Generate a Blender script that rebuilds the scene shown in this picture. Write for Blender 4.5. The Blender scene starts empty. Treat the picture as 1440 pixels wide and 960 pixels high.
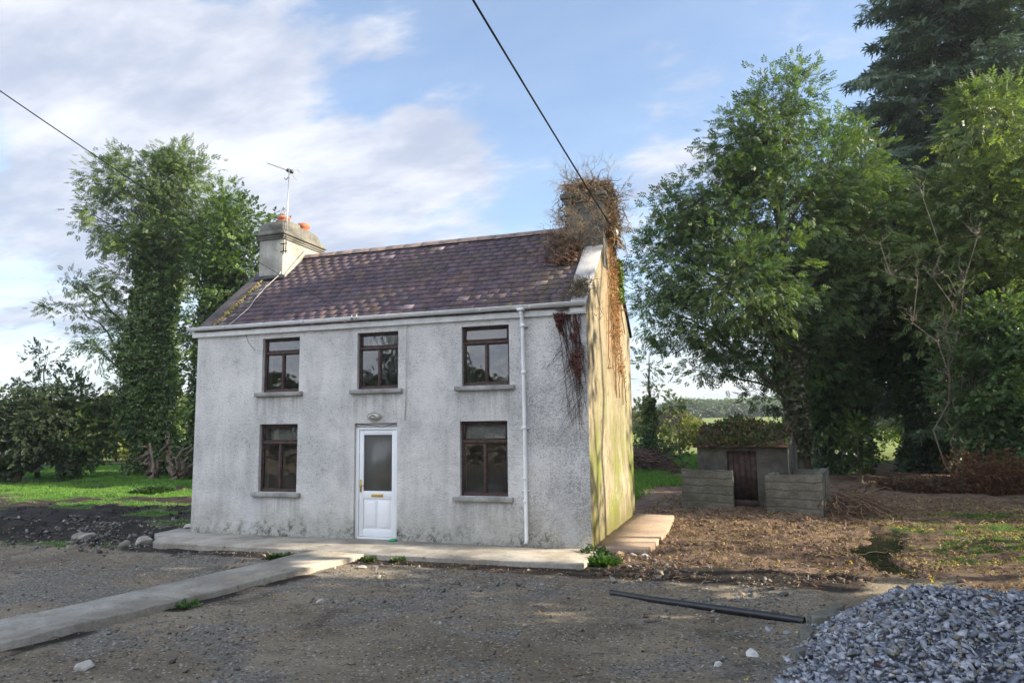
import bpy, math, random
import numpy as np
from math import radians, sin, cos, pi
random.seed(7); RNG = np.random.default_rng(7)
scene = bpy.context.scene
COL = scene.collection

# ------------------------------------------------------------------ camera
CAM = np.array([10.678, -11.664, 2.024])
CR = np.array([0.9490, 0.3151, -0.0128]); CU = np.array([0.0494, -0.1084, 0.9929]); CF = np.array([-0.3114, 0.9429, 0.1184])
FPX = 990.0
import mathutils
cd = bpy.data.cameras.new('camera'); co = bpy.data.objects.new('camera', cd); COL.objects.link(co)
co.matrix_world = mathutils.Matrix(((CR[0], CU[0], -CF[0], CAM[0]), (CR[1], CU[1], -CF[1], CAM[1]), (CR[2], CU[2], -CF[2], CAM[2]), (0, 0, 0, 1)))
cd.sensor_width = 36; cd.lens = FPX * 36 / 1440; cd.clip_end = 4000; cd.clip_start = 0.05
scene.camera = co
scene.view_settings.view_transform = 'Standard'
scene.view_settings.look = 'None'
scene.view_settings.gamma = 1
scene.view_settings.exposure = 1.72
scene.render.engine = 'CYCLES'
scene.cycles.max_bounces = 6; scene.cycles.diffuse_bounces = 3; scene.cycles.glossy_bounces = 3; scene.cycles.transmission_bounces = 4; scene.cycles.transparent_max_bounces = 8

SUN_EL, SUN_AZ = radians(24), radians(7)     # azimuth measured from +x towards +y
SUNV = np.array([cos(SUN_EL) * cos(SUN_AZ), cos(SUN_EL) * sin(SUN_AZ), sin(SUN_EL)])

def pray(u, v):
    return CF + CR * (u - 720) / FPX + CU * (480 - v) / FPX
def at(u, v, d):
    return CAM + pray(u, v) * d
def nrm(v):
    v = np.asarray(v, float); return v / np.linalg.norm(v)

# ------------------------------------------------------------------ node helpers
class NT:
    def __init__(s, tree): s.t = tree; s.n = tree.nodes; s.l = tree.links
    def new(s, typ, **kw):
        n = s.n.new(typ)
        for k, v in kw.items():
            if k == 'inp':
                for a, b in v.items(): s.put(n.inputs[a], b)
            else: setattr(n, k, v)
        return n
    def put(s, sock, v):
        if isinstance(v, bpy.types.NodeSocket): s.l.new(v, sock)
        elif isinstance(v, bpy.types.Node): s.l.new(v.outputs[0], sock)
        else:
            if sock.type == 'RGBA' and not isinstance(v, (int, float)) and len(v) == 3: v = (*v, 1)
            sock.default_value = v
    def math(s, op, a, b=0, c=0, clamp=False):
        n = s.new('ShaderNodeMath', operation=op, use_clamp=clamp)
        s.put(n.inputs[0], a); s.put(n.inputs[1], b); s.put(n.inputs[2], c); return n.outputs[0]
    def vmath(s, op, a, b=(0, 0, 0)):
        n = s.new('ShaderNodeVectorMath', operation=op); s.put(n.inputs[0], a); s.put(n.inputs[1], b); return n
    def noise(s, vec, scale, detail=4, rough=.55, dist=0):
        n = s.new('ShaderNodeTexNoise'); s.put(n.inputs['Vector'], vec)
        n.inputs['Scale'].default_value = scale; n.inputs['Detail'].default_value = detail
        n.inputs['Roughness'].default_value = rough; n.inputs['Distortion'].default_value = dist; return n.outputs['Fac']
    def ramp(s, fac, lo, hi, a=0., b=1.):
        n = s.new('ShaderNodeMapRange', interpolation_type='SMOOTHSTEP'); s.put(n.inputs[0], fac)
        n.inputs[1].default_value = lo; n.inputs[2].default_value = hi; n.inputs[3].default_value = a; n.inputs[4].default_value = b
        return n.outputs[0]
    def mix(s, fac, a, b, mode='MIX'):
        n = s.new('ShaderNodeMix', data_type='RGBA', blend_type=mode)
        s.put(n.inputs[0], fac); s.put(n.inputs[6], a); s.put(n.inputs[7], b); return n.outputs[2]
    def scale(s, vec, sc):
        return s.vmath('MULTIPLY', vec, sc).outputs[0]
    def sep(s, vec):
        n = s.new('ShaderNodeSeparateXYZ'); s.put(n.inputs[0], vec); return n.outputs
    def attr(s, name):
        n = s.new('ShaderNodeAttribute'); n.attribute_name = name; return n

# ------------------------------------------------------------------ world
w = bpy.data.worlds.new('World'); scene.world = w; w.use_nodes = True
W = NT(w.node_tree)
for n in list(W.n): W.n.remove(n)
wo = W.new('ShaderNodeOutputWorld')
sky = W.new('ShaderNodeTexSky', sky_type='NISHITA')
sky.sun_disc = False; sky.sun_elevation = SUN_EL; sky.sun_rotation = pi / 2 - SUN_AZ
sky.air_density = 1.0; sky.dust_density = 0.6; sky.ozone_density = 1.5
bg1 = W.new('ShaderNodeBackground', inp={'Color': sky.outputs[0], 'Strength': 0.092})
tc = W.new('ShaderNodeTexCoord').outputs['Generated']
dirn = W.vmath('NORMALIZE', tc).outputs[0]
sx, sy, sz = W.sep(dirn)
den = W.math('ADD', W.math('MAXIMUM', sz, 0.0), 0.22)
cmb = W.new('ShaderNodeCombineXYZ'); W.put(cmb.inputs[0], W.math('DIVIDE', sx, den)); W.put(cmb.inputs[1], W.math('DIVIDE', sy, den))
# stretch the cloud sheet along the wind
rot = W.new('ShaderNodeMapping'); rot.inputs['Rotation'].default_value = (0, 0, radians(28)); rot.inputs['Scale'].default_value = (0.8, 1.5, 1)
W.put(rot.inputs[0], cmb.outputs[0])
n1 = W.noise(rot.outputs[0], 1.5, 9, .60, .35)
n2 = W.noise(rot.outputs[0], 7.0, 6, .6, .2)
n3 = W.noise(rot.outputs[0], 22.0, 4, .6, 0)
wob = W.new('ShaderNodeTexNoise'); W.put(wob.inputs['Vector'], dirn); wob.inputs['Scale'].default_value = 5; wob.inputs['Detail'].default_value = 4
wv = W.vmath('SUBTRACT', wob.outputs['Color'], (.5, .5, .5)).outputs[0]
wdir = W.vmath('ADD', dirn, W.scale(wv, (.24, .24, .24))).outputs[0]
bias = None
def blob(u, v, rad_px, amp):
    global bias
    d = nrm(pray(u, v)); r = rad_px / FPX
    dist = W.vmath('DISTANCE', wdir, tuple(d)).outputs['Value']
    f = W.ramp(dist, r * 1.25, r * .15, 0, amp)
    bias = f if bias is None else W.math('ADD', bias, f)
for b in [(60, 60, 230, .30), (170, 130, 200, .30), (300, 200, 170, .36), (430, 230, 150, .36), (560, 240, 130, .36), (660, 215, 90, .32),
          (620, 290, 100, .22), (300, 330, 200, .22), (80, 330, 260, .26), (380, 55, 90, .30), (470, 60, 80, .30), (560, 50, 75, .26),
          (450, 135, 110, -.30), (560, 130, 80, -.22), (300, 95, 60, -.2), (800, 130, 230, -.16), (1080, 60, 240, -.12), (720, 340, 90, .1),
          (915, 110, 45, .26), (950, 170, 110, .22), (890, 230, 90, .18), (950, 330, 140, .20), (690, 95, 60, .12), (400, 420, 300, .1), (850, 20, 60, .1)]:
    blob(*b)
cov = W.math('ADD', W.math('ADD', W.math('MULTIPLY', W.math('SUBTRACT', n1, .5), 1.3), W.math('MULTIPLY', W.math('SUBTRACT', n2, .5), .75)), bias)
cov = W.math('ADD', cov, W.math('MULTIPLY', W.math('SUBTRACT', n3, .5), .36))
cloud = W.ramp(cov, 0.0, 0.44, 0.14, .93)
low = W.ramp(sz, 0.34, 0.0, 0, .75)                      # hazy white towards the horizon
cloud = W.math('MAXIMUM', cloud, low)
shade = W.ramp(W.noise(rot.outputs[0], 2.6, 5, .6), .35, .7)
ccol = W.mix(shade, (.36, .40, .50), (.65, .66, .69))
# added cloud bank, unseen behind the photographer, to brighten the shaded front wall
bk = W.ramp(sy, .25, -.45, 0, 1)
cloud = W.math('MAXIMUM', cloud, W.math('MULTIPLY', bk, .85))
bg2 = W.new('ShaderNodeBackground', inp={'Color': ccol, 'Strength': W.ramp(sy, .3, -.5, .50, 1.2)})
mx = W.new('ShaderNodeMixShader'); W.put(mx.inputs[0], cloud); W.put(mx.inputs[1], bg1.outputs[0]); W.put(mx.inputs[2], bg2.outputs[0])
W.l.new(mx.outputs[0], wo.inputs[0])

sl = bpy.data.lights.new('sun', 'SUN'); sl.energy = 3.9; sl.angle = radians(.53); sl.color = (1, .86, .66)
so = bpy.data.objects.new('sun', sl); COL.objects.link(so); so.location = (40, 4, 20)
so.rotation_mode = 'QUATERNION'; so.rotation_quaternion = mathutils.Vector(SUNV).to_track_quat('Z', 'Y')

# ------------------------------------------------------------------ mesh helpers
def link_mesh(name, V, Fs, mat, parent=None, attrs=None, smooth=False, uvz=None):
    """V (n,3); Fs list of int arrays (m,k). attrs: dict name -> per-face colour list matching Fs order"""
    me = bpy.data.meshes.new(name)
    V = np.asarray(V, np.float32)
    if parent is not None: V = V - np.array(parent.get('_o', (0, 0, 0)), np.float32)
    Fs = [np.asarray(f, np.int32) for f in Fs if len(f)]
    nl = sum(f.size for f in Fs); nf = sum(len(f) for f in Fs)
    me.vertices.add(len(V)); me.vertices.foreach_set('co', V.ravel())
    me.loops.add(nl); me.loops.foreach_set('vertex_index', np.concatenate([f.ravel() for f in Fs]))
    me.polygons.add(nf)
    tot = np.concatenate([np.full(len(f), f.shape[1], np.int32) for f in Fs])
    st = np.concatenate([[0], np.cumsum(tot)[:-1]]).astype(np.int32)
    me.polygons.foreach_set('loop_start', st); me.polygons.foreach_set('loop_total', tot)
    if smooth: me.polygons.foreach_set('use_smooth', np.ones(nf, bool))
    me.update(calc_edges=True)
    if attrs:
        for an, (dom, arr) in attrs.items():
            a = me.attributes.new(an, 'FLOAT_COLOR', dom)
            arr = np.asarray(arr, np.float32)
            if arr.shape[1] == 3: arr = np.hstack([arr, np.ones((len(arr), 1), np.float32)])
            a.data.foreach_set('color', arr.ravel())
    me.validate()
    if mat: me.materials.append(mat)
    o = bpy.data.objects.new(name, me); COL.objects.link(o)
    if parent is not None: o.parent = parent
    return o

class MB:
    def __init__(s): s.v = []; s.f = {}; s.n = 0; s.c = {}
    def add(s, V, F, col=None):
        V = np.asarray(V, float).reshape(-1, 3); s.v.append(V)
        for f in F:
            s.f.setdefault(len(f), []).append([i + s.n for i in f])
            s.c.setdefault(len(f), []).append(col if col is not None else (1, 1, 1))
        s.n += len(V); return s
    def box(s, x0, x1, y0, y1, z0, z1, col=None, M=None):
        V = [(x, y, z) for z in (z0, z1) for y in (y0, y1) for x in (x0, x1)]
        if M is not None: V = [M(p) for p in V]
        return s.add(V, [(0, 2, 3, 1), (4, 5, 7, 6), (0, 1, 5, 4), (2, 6, 7, 3), (0, 4, 6, 2), (1, 3, 7, 5)], col)
    def prism(s, poly, z0, z1, M=None, col=None):
        n = len(poly); a = sum(poly[i][0] * poly[(i + 1) % n][1] - poly[(i + 1) % n][0] * poly[i][1] for i in range(n))
        if a < 0: poly = poly[::-1]
        V = [(p[0], p[1], z0) for p in poly] + [(p[0], p[1], z1) for p in poly]
        if M is not None: V = [M(p) for p in V]
        return s.add(V, [tuple(range(n))[::-1], tuple(range(n, 2 * n))] + [(i, (i + 1) % n, n + (i + 1) % n, n + i) for i in range(n)], col)
    def tube(s, pts, r, sides=8, caps=True, col=None):
        pts = [np.asarray(p, float) for p in pts]; n = len(pts)
        rs = r if hasattr(r, '__len__') else [r] * n
        T0 = nrm(pts[1] - pts[0]); up = np.array([0, 0, 1.]) if abs(T0[2]) < .9 else np.array([1., 0, 0])
        U = nrm(np.cross(T0, up)); V = []
        for i in range(n):
            T = nrm(pts[min(i + 1, n - 1)] - pts[max(i - 1, 0)])
            U = nrm(U - T * (U @ T)); B = np.cross(T, U)
            for k in range(sides):
                a = 2 * pi * k / sides; V.append(pts[i] + (U * cos(a) + B * sin(a)) * rs[i])
        F = [(i * sides + k, i * sides + (k + 1) % sides, (i + 1) * sides + (k + 1) % sides, (i + 1) * sides + k) for i in range(n - 1) for k in range(sides)]
        if caps: F += [tuple(range(sides))[::-1], tuple(range((n - 1) * sides, n * sides))]
        return s.add(V, F, col)
    def lathe(s, prof, cx, cy, seg=20, col=None):
        V = []; m = len(prof)
        for r, z in prof:
            for k in range(seg):
                a = 2 * pi * k / seg; V.append((cx + r * cos(a), cy + r * sin(a), z))
        F = [(i * seg + k, i * seg + (k + 1) % seg, (i + 1) * seg + (k + 1) % seg, (i + 1) * seg + k) for i in range(m - 1) for k in range(seg)]
        return s.add(V, F, col)
    def build(s, name, mat, parent=None, smooth=False, bevel=0, useattr=False):
        V = np.concatenate(s.v); Fs = [np.array(s.f[k]) for k in s.f]
        at_ = None
        if useattr: at_ = {'col': ('FACE', np.concatenate([np.array(s.c[k], float) for k in s.f]))}
        o = link_mesh(name, V, Fs, mat, parent, at_, smooth)
        if bevel:
            b = o.modifiers.new('bevel', 'BEVEL'); b.width = bevel; b.segments = 2; b.limit_method = 'ANGLE'
        return o

def thing(name, label, cat, loc=(0, 0, 0), group=None):
    o = bpy.data.objects.new(name, None); COL.objects.link(o); o.location = tuple(float(q) for q in loc)
    o.empty_display_size = .2
    o['label'] = label; o['category'] = cat
    if group: o['group'] = group
    o['_o'] = [float(q) for q in loc]
    return o
def tag(o, label, cat, group=None, kind=None):
    o['label'] = label; o['category'] = cat
    if group: o['group'] = group
    if kind: o['kind'] = kind
    return o
def rebase(o, loc):
    """put a single-mesh thing's origin at its base"""
    loc = np.array(loc, float)
    o.data.transform(mathutils.Matrix.Translation(-mathutils.Vector(loc))); o.location = tuple(loc); return o

def tubes(P, R, sides=4, C=None):
    """many tubes at once: P (N,K,3), R (N,K) -> V, F"""
    N, K, _ = P.shape
    T = np.empty_like(P); T[:, 1:-1] = P[:, 2:] - P[:, :-2]; T[:, 0] = P[:, 1] - P[:, 0]; T[:, -1] = P[:, -1] - P[:, -2]
    T /= np.linalg.norm(T, axis=2, keepdims=True) + 1e-9
    ref = np.where(np.abs(T[:, :1, 2:3]) < .8, np.array([[[0, 0, 1.]]]), np.array([[[1., 0, 0]]]))
    U = np.cross(T, np.broadcast_to(ref, T.shape)); U /= np.linalg.norm(U, axis=2, keepdims=True) + 1e-9
    B = np.cross(T, U)
    a = np.arange(sides) * 2 * pi / sides
    V = P[:, :, None] + (U[:, :, None] * np.cos(a)[None, None, :, None] + B[:, :, None] * np.sin(a)[None, None, :, None]) * R[:, :, None, None]
    idx = np.arange(N * K * sides).reshape(N, K, sides)
    nx = np.roll(idx, -1, axis=2)
    F = np.stack([idx[:, :-1], nx[:, :-1], nx[:, 1:], idx[:, 1:]], -1).reshape(-1, 4)
    return V.reshape(-1, 3), F

def _h(ix, iy, seed):
    n = (ix * 374761393 + iy * 668265263 + seed * 1442695041) & 0x7fffffff
    n = (n ^ (n >> 13)) * 1274126177 & 0x7fffffff
    return ((n ^ (n >> 16)) & 0xffff) / 65535.
def vnoise(x, y, seed=0):
    x = np.asarray(x, float); y = np.asarray(y, float)
    ix = np.floor(x).astype(np.int64); iy = np.floor(y).astype(np.int64); fx = x - ix; fy = y - iy
    fx = fx * fx * (3 - 2 * fx); fy = fy * fy * (3 - 2 * fy)
    a = _h(ix, iy, seed); b = _h(ix + 1, iy, seed); c = _h(ix, iy + 1, seed); d = _h(ix + 1, iy + 1, seed)
    return (a * (1 - fx) + b * fx) * (1 - fy) + (c * (1 - fx) + d * fx) * fy
def fbm(x, y, seed=0, oct=4):
    s = 0; a = .5; t = 0
    for i in range(oct): s = s + a * vnoise(np.asarray(x) * 2 ** i, np.asarray(y) * 2 ** i, seed + i * 17); t += a; a *= .5
    return s / t
def ss(x, a, b):
    t = np.clip((np.asarray(x, float) - a) / (b - a), 0, 1); return t * t * (3 - 2 * t)

# ------------------------------------------------------------------ materials
def mat_new(name):
    m = bpy.data.materials.new(name); m.use_nodes = True; t = NT(m.node_tree)
    p = t.n['Principled BSDF']; return m, t, p
def objco(t): return t.new('ShaderNodeTexCoord').outputs['Object']
def bump(t, p, h, strength=.5, dist=.02):
    b = t.new('ShaderNodeBump'); b.inputs['Strength'].default_value = strength; b.inputs['Distance'].default_value = dist
    t.put(b.inputs['Height'], h); t.l.new(b.outputs[0], p.inputs['Normal']); return b
def simple(name, col, rough=.6, var=.25, sc=6, bmp=.15, metal=0, spec=.4, bsc=40):
    m, t, p = mat_new(name); c = objco(t)
    n = t.noise(c, sc, 5, .65); dark = tuple(q * (1 - var) for q in col); lite = tuple(min(1, q * (1 + var)) for q in col)
    t.put(p.inputs['Base Color'], t.mix(t.ramp(n, .3, .7), dark, lite)); p.inputs['Roughness'].default_value = rough
    p.inputs['Metallic'].default_value = metal; p.inputs['Specular IOR Level'].default_value = spec
    if bmp: bump(t, p, t.noise(c, bsc, 4, .6), bmp, .01)
    return m

def leaf_mat(name, trans=.35, rough=.5, spec=.35):
    m, t, p = mat_new(name)
    a = t.attr('col').outputs['Color']
    t.put(p.inputs['Base Color'], a); p.inputs['Roughness'].default_value = rough; p.inputs['Specular IOR Level'].default_value = spec
    tr = t.new('ShaderNodeBsdfTranslucent'); t.put(tr.inputs['Color'], t.mix(1.0, a, (1.25, 1.35, .55), 'MULTIPLY'))
    mxx = t.new('ShaderNodeMixShader'); mxx.inputs[0].default_value = trans
    t.l.new(p.outputs[0], mxx.inputs[1]); t.l.new(tr.outputs[0], mxx.inputs[2]); t.l.new(mxx.outputs[0], t.n['Material Output'].inputs[0])
    return m
M_LEAF = leaf_mat('leaves')
M_IVY = leaf_mat('ivy_leaves', .2, .35, .5)
M_NEEDLE = leaf_mat('needles', .12, .6, .25)
M_GRASS = leaf_mat('grass_blades', .35, .5, .3)
M_DRY = leaf_mat('dry_leaves', .15, .7, .2)

def attrmat(name, rough=.7, bsc=30, bst=.4, var=.25, spec=.3, sc=8, bd=.01):
    m, t, p = mat_new(name); c = objco(t); a = t.attr('col').outputs['Color']
    n = t.ramp(t.noise(c, sc, 5, .65), .3, .7, 1 - var, 1 + var)
    t.put(p.inputs['Base Color'], t.mix(1.0, a, n, 'MULTIPLY')); p.inputs['Roughness'].default_value = rough; p.inputs['Specular IOR Level'].default_value = spec
    bump(t, p, t.noise(c, bsc, 4, .65), bst, bd); return m
M_STONE = attrmat('loose_stones', .75, 60, .4)
M_TWIG = attrmat('twigs', .8, 60, .3, .3, .15)

def bark_mat(name, c0, c1):
    m, t, p = mat_new(name); c = objco(t)
    n = t.noise(t.scale(c, (1, 1, .25)), 9, 6, .7, .3); g = t.noise(c, 1.3, 4, .6)
    col = t.mix(t.ramp(n, .3, .7), c0, c1); col = t.mix(t.ramp(g, .5, .7, 0, .5), col, (.06, .08, .03))
    t.put(p.inputs['Base Color'], col); p.inputs['Roughness'].default_value = .85; p.inputs['Specular IOR Level'].default_value = .15
    bump(t, p, n, .8, .04); return m
M_BARK = bark_mat('bark', (.045, .036, .028), (.14, .12, .095))
M_BARKD = bark_mat('dark_bark', (.03, .024, .018), (.09, .07, .05))

# roughcast front wall
def wall_mat(name, gable=False):
    m, t, p = mat_new(name); c = objco(t); x, y, z = t.sep(c)
    lump = t.noise(c, 34, 4, .75); vor = t.new('ShaderNodeTexVoronoi'); t.put(vor.inputs['Vector'], c); vor.inputs['Scale'].default_value = 42
    med = t.noise(c, 9, 6, .75); big = t.noise(c, .9, 5, .6)
    streak = t.noise(t.scale(c, (1, 1, .16)), 2.4, 6, .7, .2)
    fstreak = t.noise(t.scale(c, (1, 1, .10)), 9, 5, .7, .2)
    if not gable:
        col = t.mix(t.ramp(big, .35, .65), (.60, .60, .585), (.76, .75, .715))
        col = t.mix(t.ramp(streak, .46, .74, 0, .42), col, (.36, .365, .355))
        col = t.mix(t.ramp(t.noise(c, 2.6, 6, .7, .3), .5, .7, 0, .32), col, (.33, .335, .32))
        # grime speckle in the pits of the roughcast, heavier to the right of the downpipe
        right = t.ramp(x, 6.4, 7.9, 0, .07)
        sp = t.math('ADD', t.math('ADD', t.math('MULTIPLY', lump, .7), t.math('MULTIPLY', med, .35)), right)
        sp = t.math('ADD', sp, t.ramp(big, .3, .7, .05, -.03))
        col = t.mix(t.ramp(sp, .55, .70, 0, .62), col, (.18, .185, .18))
        # cleaner plain bands round openings are modelled; dirt builds near the ground
        st_ = None
        for (xc, hw_, zs_) in ((2.03, .58, 2.64), (4.17, .58, 2.64), (6.32, .6, 2.64), (2.02, .58, .72), (6.28, .6, .72)):
            k_ = t.math('MULTIPLY', t.ramp(t.math('ABSOLUTE', t.math('SUBTRACT', x, xc)), hw_ + .05, hw_ - .12), t.math('MULTIPLY', t.ramp(z, zs_ - .75, zs_ - .02), t.ramp(z, zs_ + .03, zs_ - .01)))
            st_ = k_ if st_ is None else t.math('ADD', st_, k_)
        col = t.mix(t.math('MULTIPLY', st_, t.ramp(t.noise(t.scale(c, (1, 1, .05)), 11, 4, .7), .40, .62, .05, .4)), col, (.22, .22, .20))
        low_ = t.math('ADD', z, t.math('MULTIPLY', t.math('SUBTRACT', t.noise(c, 3.0, 5, .7), .5), 1.1))
        col = t.mix(t.ramp(low_, .75, .05, 0, .5), col, (.32, .31, .24))
        moss = t.math('MULTIPLY', t.math('MULTIPLY', t.ramp(low_, .40, .0, 0, 1), t.ramp(t.noise(c, 7, 6, .8, .4), .46, .60, 0, .9)), t.ramp(t.noise(c, .8, 3, .5), .35, .6, .25, 1))
        col = t.mix(moss, col, (.035, .042, .028))
        pale = t.math('MULTIPLY', t.ramp(t.noise(t.scale(c, (1, 1, .6)), 1.1, 3, .5), .55, .72), t.ramp(z, 1.3, .3))
        col = t.mix(t.math('MULTIPLY', pale, .5), col, (.66, .67, .68))
        hgt = t.math('ADD', t.math('MULTIPLY', lump, 1.0), t.math('MULTIPLY', vor.outputs['Distance'], -.5))
        hgt = t.math('ADD', hgt, t.math('MULTIPLY', med, .8))
        bump(t, p, hgt, .85, .03)
    else:
        col = t.mix(t.ramp(big, .35, .68), (.27, .232, .16), (.375, .335, .245))
        col = t.mix(t.ramp(t.noise(t.scale(c, (1, 1, .5)), 2.3, 6, .72, .4), .42, .62, 0, .8), col, (.21, .185, .125))
        col = t.mix(t.ramp(t.noise(t.scale(c, (1, 1, .6)), 5.5, 6, .75, .3), .50, .64, 0, .75), col, (.12, .105, .07))
        col = t.mix(t.ramp(fstreak, .5, .66, 0, .45), col, (.17, .15, .10))
        col = t.mix(t.ramp(t.noise(c, 14, 6, .8), .5, .68, 0, .6), col, (.13, .115, .08))
        hi = t.ramp(z, 2.4, 4.3, 0, .75)                      # browner under the dead creeper
        mid = t.ramp(t.math('ABSOLUTE', t.math('SUBTRACT', y, 2.8)), 1.5, .1)
        col = t.mix(t.math('MULTIPLY', t.math('MULTIPLY', hi, mid), t.ramp(fstreak, .3, .55)), col, (.27, .14, .055))
        aw = t.math('MULTIPLY', t.ramp(z, 3.8, .6), t.ramp(t.noise(t.scale(c, (1, 1, .4)), 1.9, 6, .7), .44, .60))
        col = t.mix(t.math('MULTIPLY', aw, .9), col, (.15, .185, .035))
        foot = t.math('ADD', z, t.math('MULTIPLY', t.math('SUBTRACT', streak, .5), 1.4))
        col = t.mix(t.ramp(foot, .55, .1, 0, .85), col, (.13, .12, .05))
        col = t.mix(t.ramp(t.math('ADD', lump, t.math('MULTIPLY', med, .4)), .80, .95, 0, .5), col, (.12, .10, .06))
        bump(t, p, t.math('ADD', t.math('MULTIPLY', lump, .6), med), .7, .025)
    t.put(p.inputs['Base Color'], col); p.inputs['Roughness'].default_value = .92; p.inputs['Specular IOR Level'].default_value = .1
    return m
M_WALL = wall_mat('roughcast'); M_GABLE = wall_mat('gable_render', True)

def concrete_mat(name, base, dark, moss=.5, sc=1., spk=(.05, .06, .03), line=False):
    m, t, p = mat_new(name); c = objco(t); x, y, z = t.sep(c)
    big = t.noise(c, 1.2 * sc, 6, .7); fine = t.noise(c, 30, 5, .7); med = t.noise(c, 6 * sc, 5, .7, .2)
    col = t.mix(t.ramp(big, .35, .65), dark, base)
    col = t.mix(t.ramp(fine, .4, .7, 0, .35), col, tuple(q * .55 for q in dark))
    col = t.mix(t.ramp(med, .56, .72, 0, moss), col, spk)
    if line:
        sn = t.math('SINE', t.math('ADD', t.math('MULTIPLY', z, 33), t.math('MULTIPLY', t.noise(t.scale(c, (1, 1, .6)), 2.2, 4, .7), 5.)))
        hz = t.math('ADD', t.math('MULTIPLY', t.ramp(sn, .6, 1), -.25), med)
        col = t.mix(t.math('MULTIPLY', t.ramp(sn, .7, 1, 0, .6), t.ramp(big, .35, .6)), col, (.05, .05, .045))
        bump(t, p, hz, .8, .03)
    else:
        bump(t, p, t.math('ADD', fine, med), .5, .012)
    t.put(p.inputs['Base Color'], col); p.inputs['Roughness'].default_value = .9; p.inputs['Specular IOR Level'].default_value = .15
    return m
M_CONC = concrete_mat('path_concrete', (.40, .375, .325), (.23, .21, .175), .65, 1., (.09, .085, .06))
M_SIDE = concrete_mat('side_concrete', (.40, .30, .22), (.27, .21, .16), .25, 1., (.1, .09, .06))
M_CHIM = concrete_mat('chimney_render', (.42, .41, .36), (.24, .235, .21), .35, 1.5, (.10, .10, .08))
M_CAP = concrete_mat('chimney_cap', (.22, .215, .19), (.10, .10, .09), .6, 2, (.04, .04, .03))
M_SILL = concrete_mat('sill_concrete', (.42, .42, .40), (.24, .24, .22), .55, 2, (.06, .07, .05))
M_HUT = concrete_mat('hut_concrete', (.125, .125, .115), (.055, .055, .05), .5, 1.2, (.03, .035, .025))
M_YARDW = concrete_mat('yard_wall_concrete', (.22, .22, .185), (.105, .105, .09), .6, 1.2, (.09, .12, .05), True)
M_SKEW = concrete_mat('skew_render', (.55, .54, .52), (.36, .35, .33), .5, 2, (.09, .09, .07))
M_WHITE = simple('white_plastic', (.74, .76, .76), .35, .08, 3, .05)
M_PVC = simple('white_door', (.78, .81, .83), .3, .04, 2, .02)
M_FASCIA = simple('fascia_paint', (.66, .67, .65), .5, .14, 5, .1)
M_BROWN = simple('brown_frame', (.060, .036, .031), .6, .45, 14, .3)
M_GOLD = simple('gold_metal', (.55, .38, .10), .35, .15, 10, .05, .6)
M_TERRA = simple('terracotta', (.42, .15, .08), .7, .25, 9, .2)
M_METAL = simple('grey_metal', (.35, .36, .37), .4, .2, 20, .05, .7)
M_BLACK = simple('black_plastic', (.018, .019, .022), .35, .3, 8, .1, 0, .5)
M_CABLE = simple('black_cable', (.012, .012, .014), .5, .1, 8, 0)
M_CABLEW = simple('white_cable', (.5, .48, .45), .6, .1, 8, 0)
M_CREAM = simple('cream_lamp', (.50, .47, .36), .45, .1, 8, .05)
M_NET = simple('net_curtain', (.55, .54, .50), .9, .15, 12, .2)
M_INT = simple('room_plaster', (.30, .29, .27), .9, .1, 3, 0)
M_HDOOR = simple('old_door_wood', (.05, .032, .028), .8, .45, 7, .4)
M_GREEN = simple('green_plastic', (.02, .28, .09), .4, .1, 5, .05)
M_POLE = simple('pole_wood', (.13, .10, .07), .85, .3, 5, .3)

def glass_mat(name, refl, tint):
    m, t, p = mat_new(name); t.n.remove(p); c = objco(t)
    tr = t.new('ShaderNodeBsdfTransparent'); tr.inputs[0].default_value = (*tint, 1)
    g = t.new('ShaderNodeBsdfGlossy'); g.inputs['Roughness'].default_value = .03
    b = t.new('ShaderNodeBump'); b.inputs['Strength'].default_value = .25; b.inputs['Distance'].default_value = .02
    t.put(b.inputs['Height'], t.noise(c, 2.2, 2, .5)); t.l.new(b.outputs[0], g.inputs['Normal'])
    fr = t.new('ShaderNodeFresnel'); fr.inputs[0].default_value = 1.5
    f = t.math('ADD', t.math('MULTIPLY', fr.outputs[0], 1.2), refl, clamp=True)
    d = t.new('ShaderNodeBsdfDiffuse'); d.inputs[0].default_value = (.22, .21, .18, 1)
    m1 = t.new('ShaderNodeMixShader'); t.put(m1.inputs[0], t.ramp(t.noise(c, 5, 5, .7), .4, .8, .0, .12))
    t.l.new(tr.outputs[0], m1.inputs[1]); t.l.new(d.outputs[0], m1.inputs[2])
    mx_ = t.new('ShaderNodeMixShader'); t.put(mx_.inputs[0], f); t.l.new(m1.outputs[0], mx_.inputs[1]); t.l.new(g.outputs[0], mx_.inputs[2])
    t.l.new(mx_.outputs[0], t.n['Material Output'].inputs[0]); return m
M_GLASS = glass_mat('window_glass', .09, (.75, .78, .76))
def obscure_mat():
    m, t, p = mat_new('obscure_glass'); c = objco(t); p.inputs['Base Color'].default_value = (.10, .10, .09, 1)
    p.inputs['Roughness'].default_value = .28; bump(t, p, t.noise(c, 90, 3, .6), .3, .005); return m
M_OBS = obscure_mat()

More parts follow.
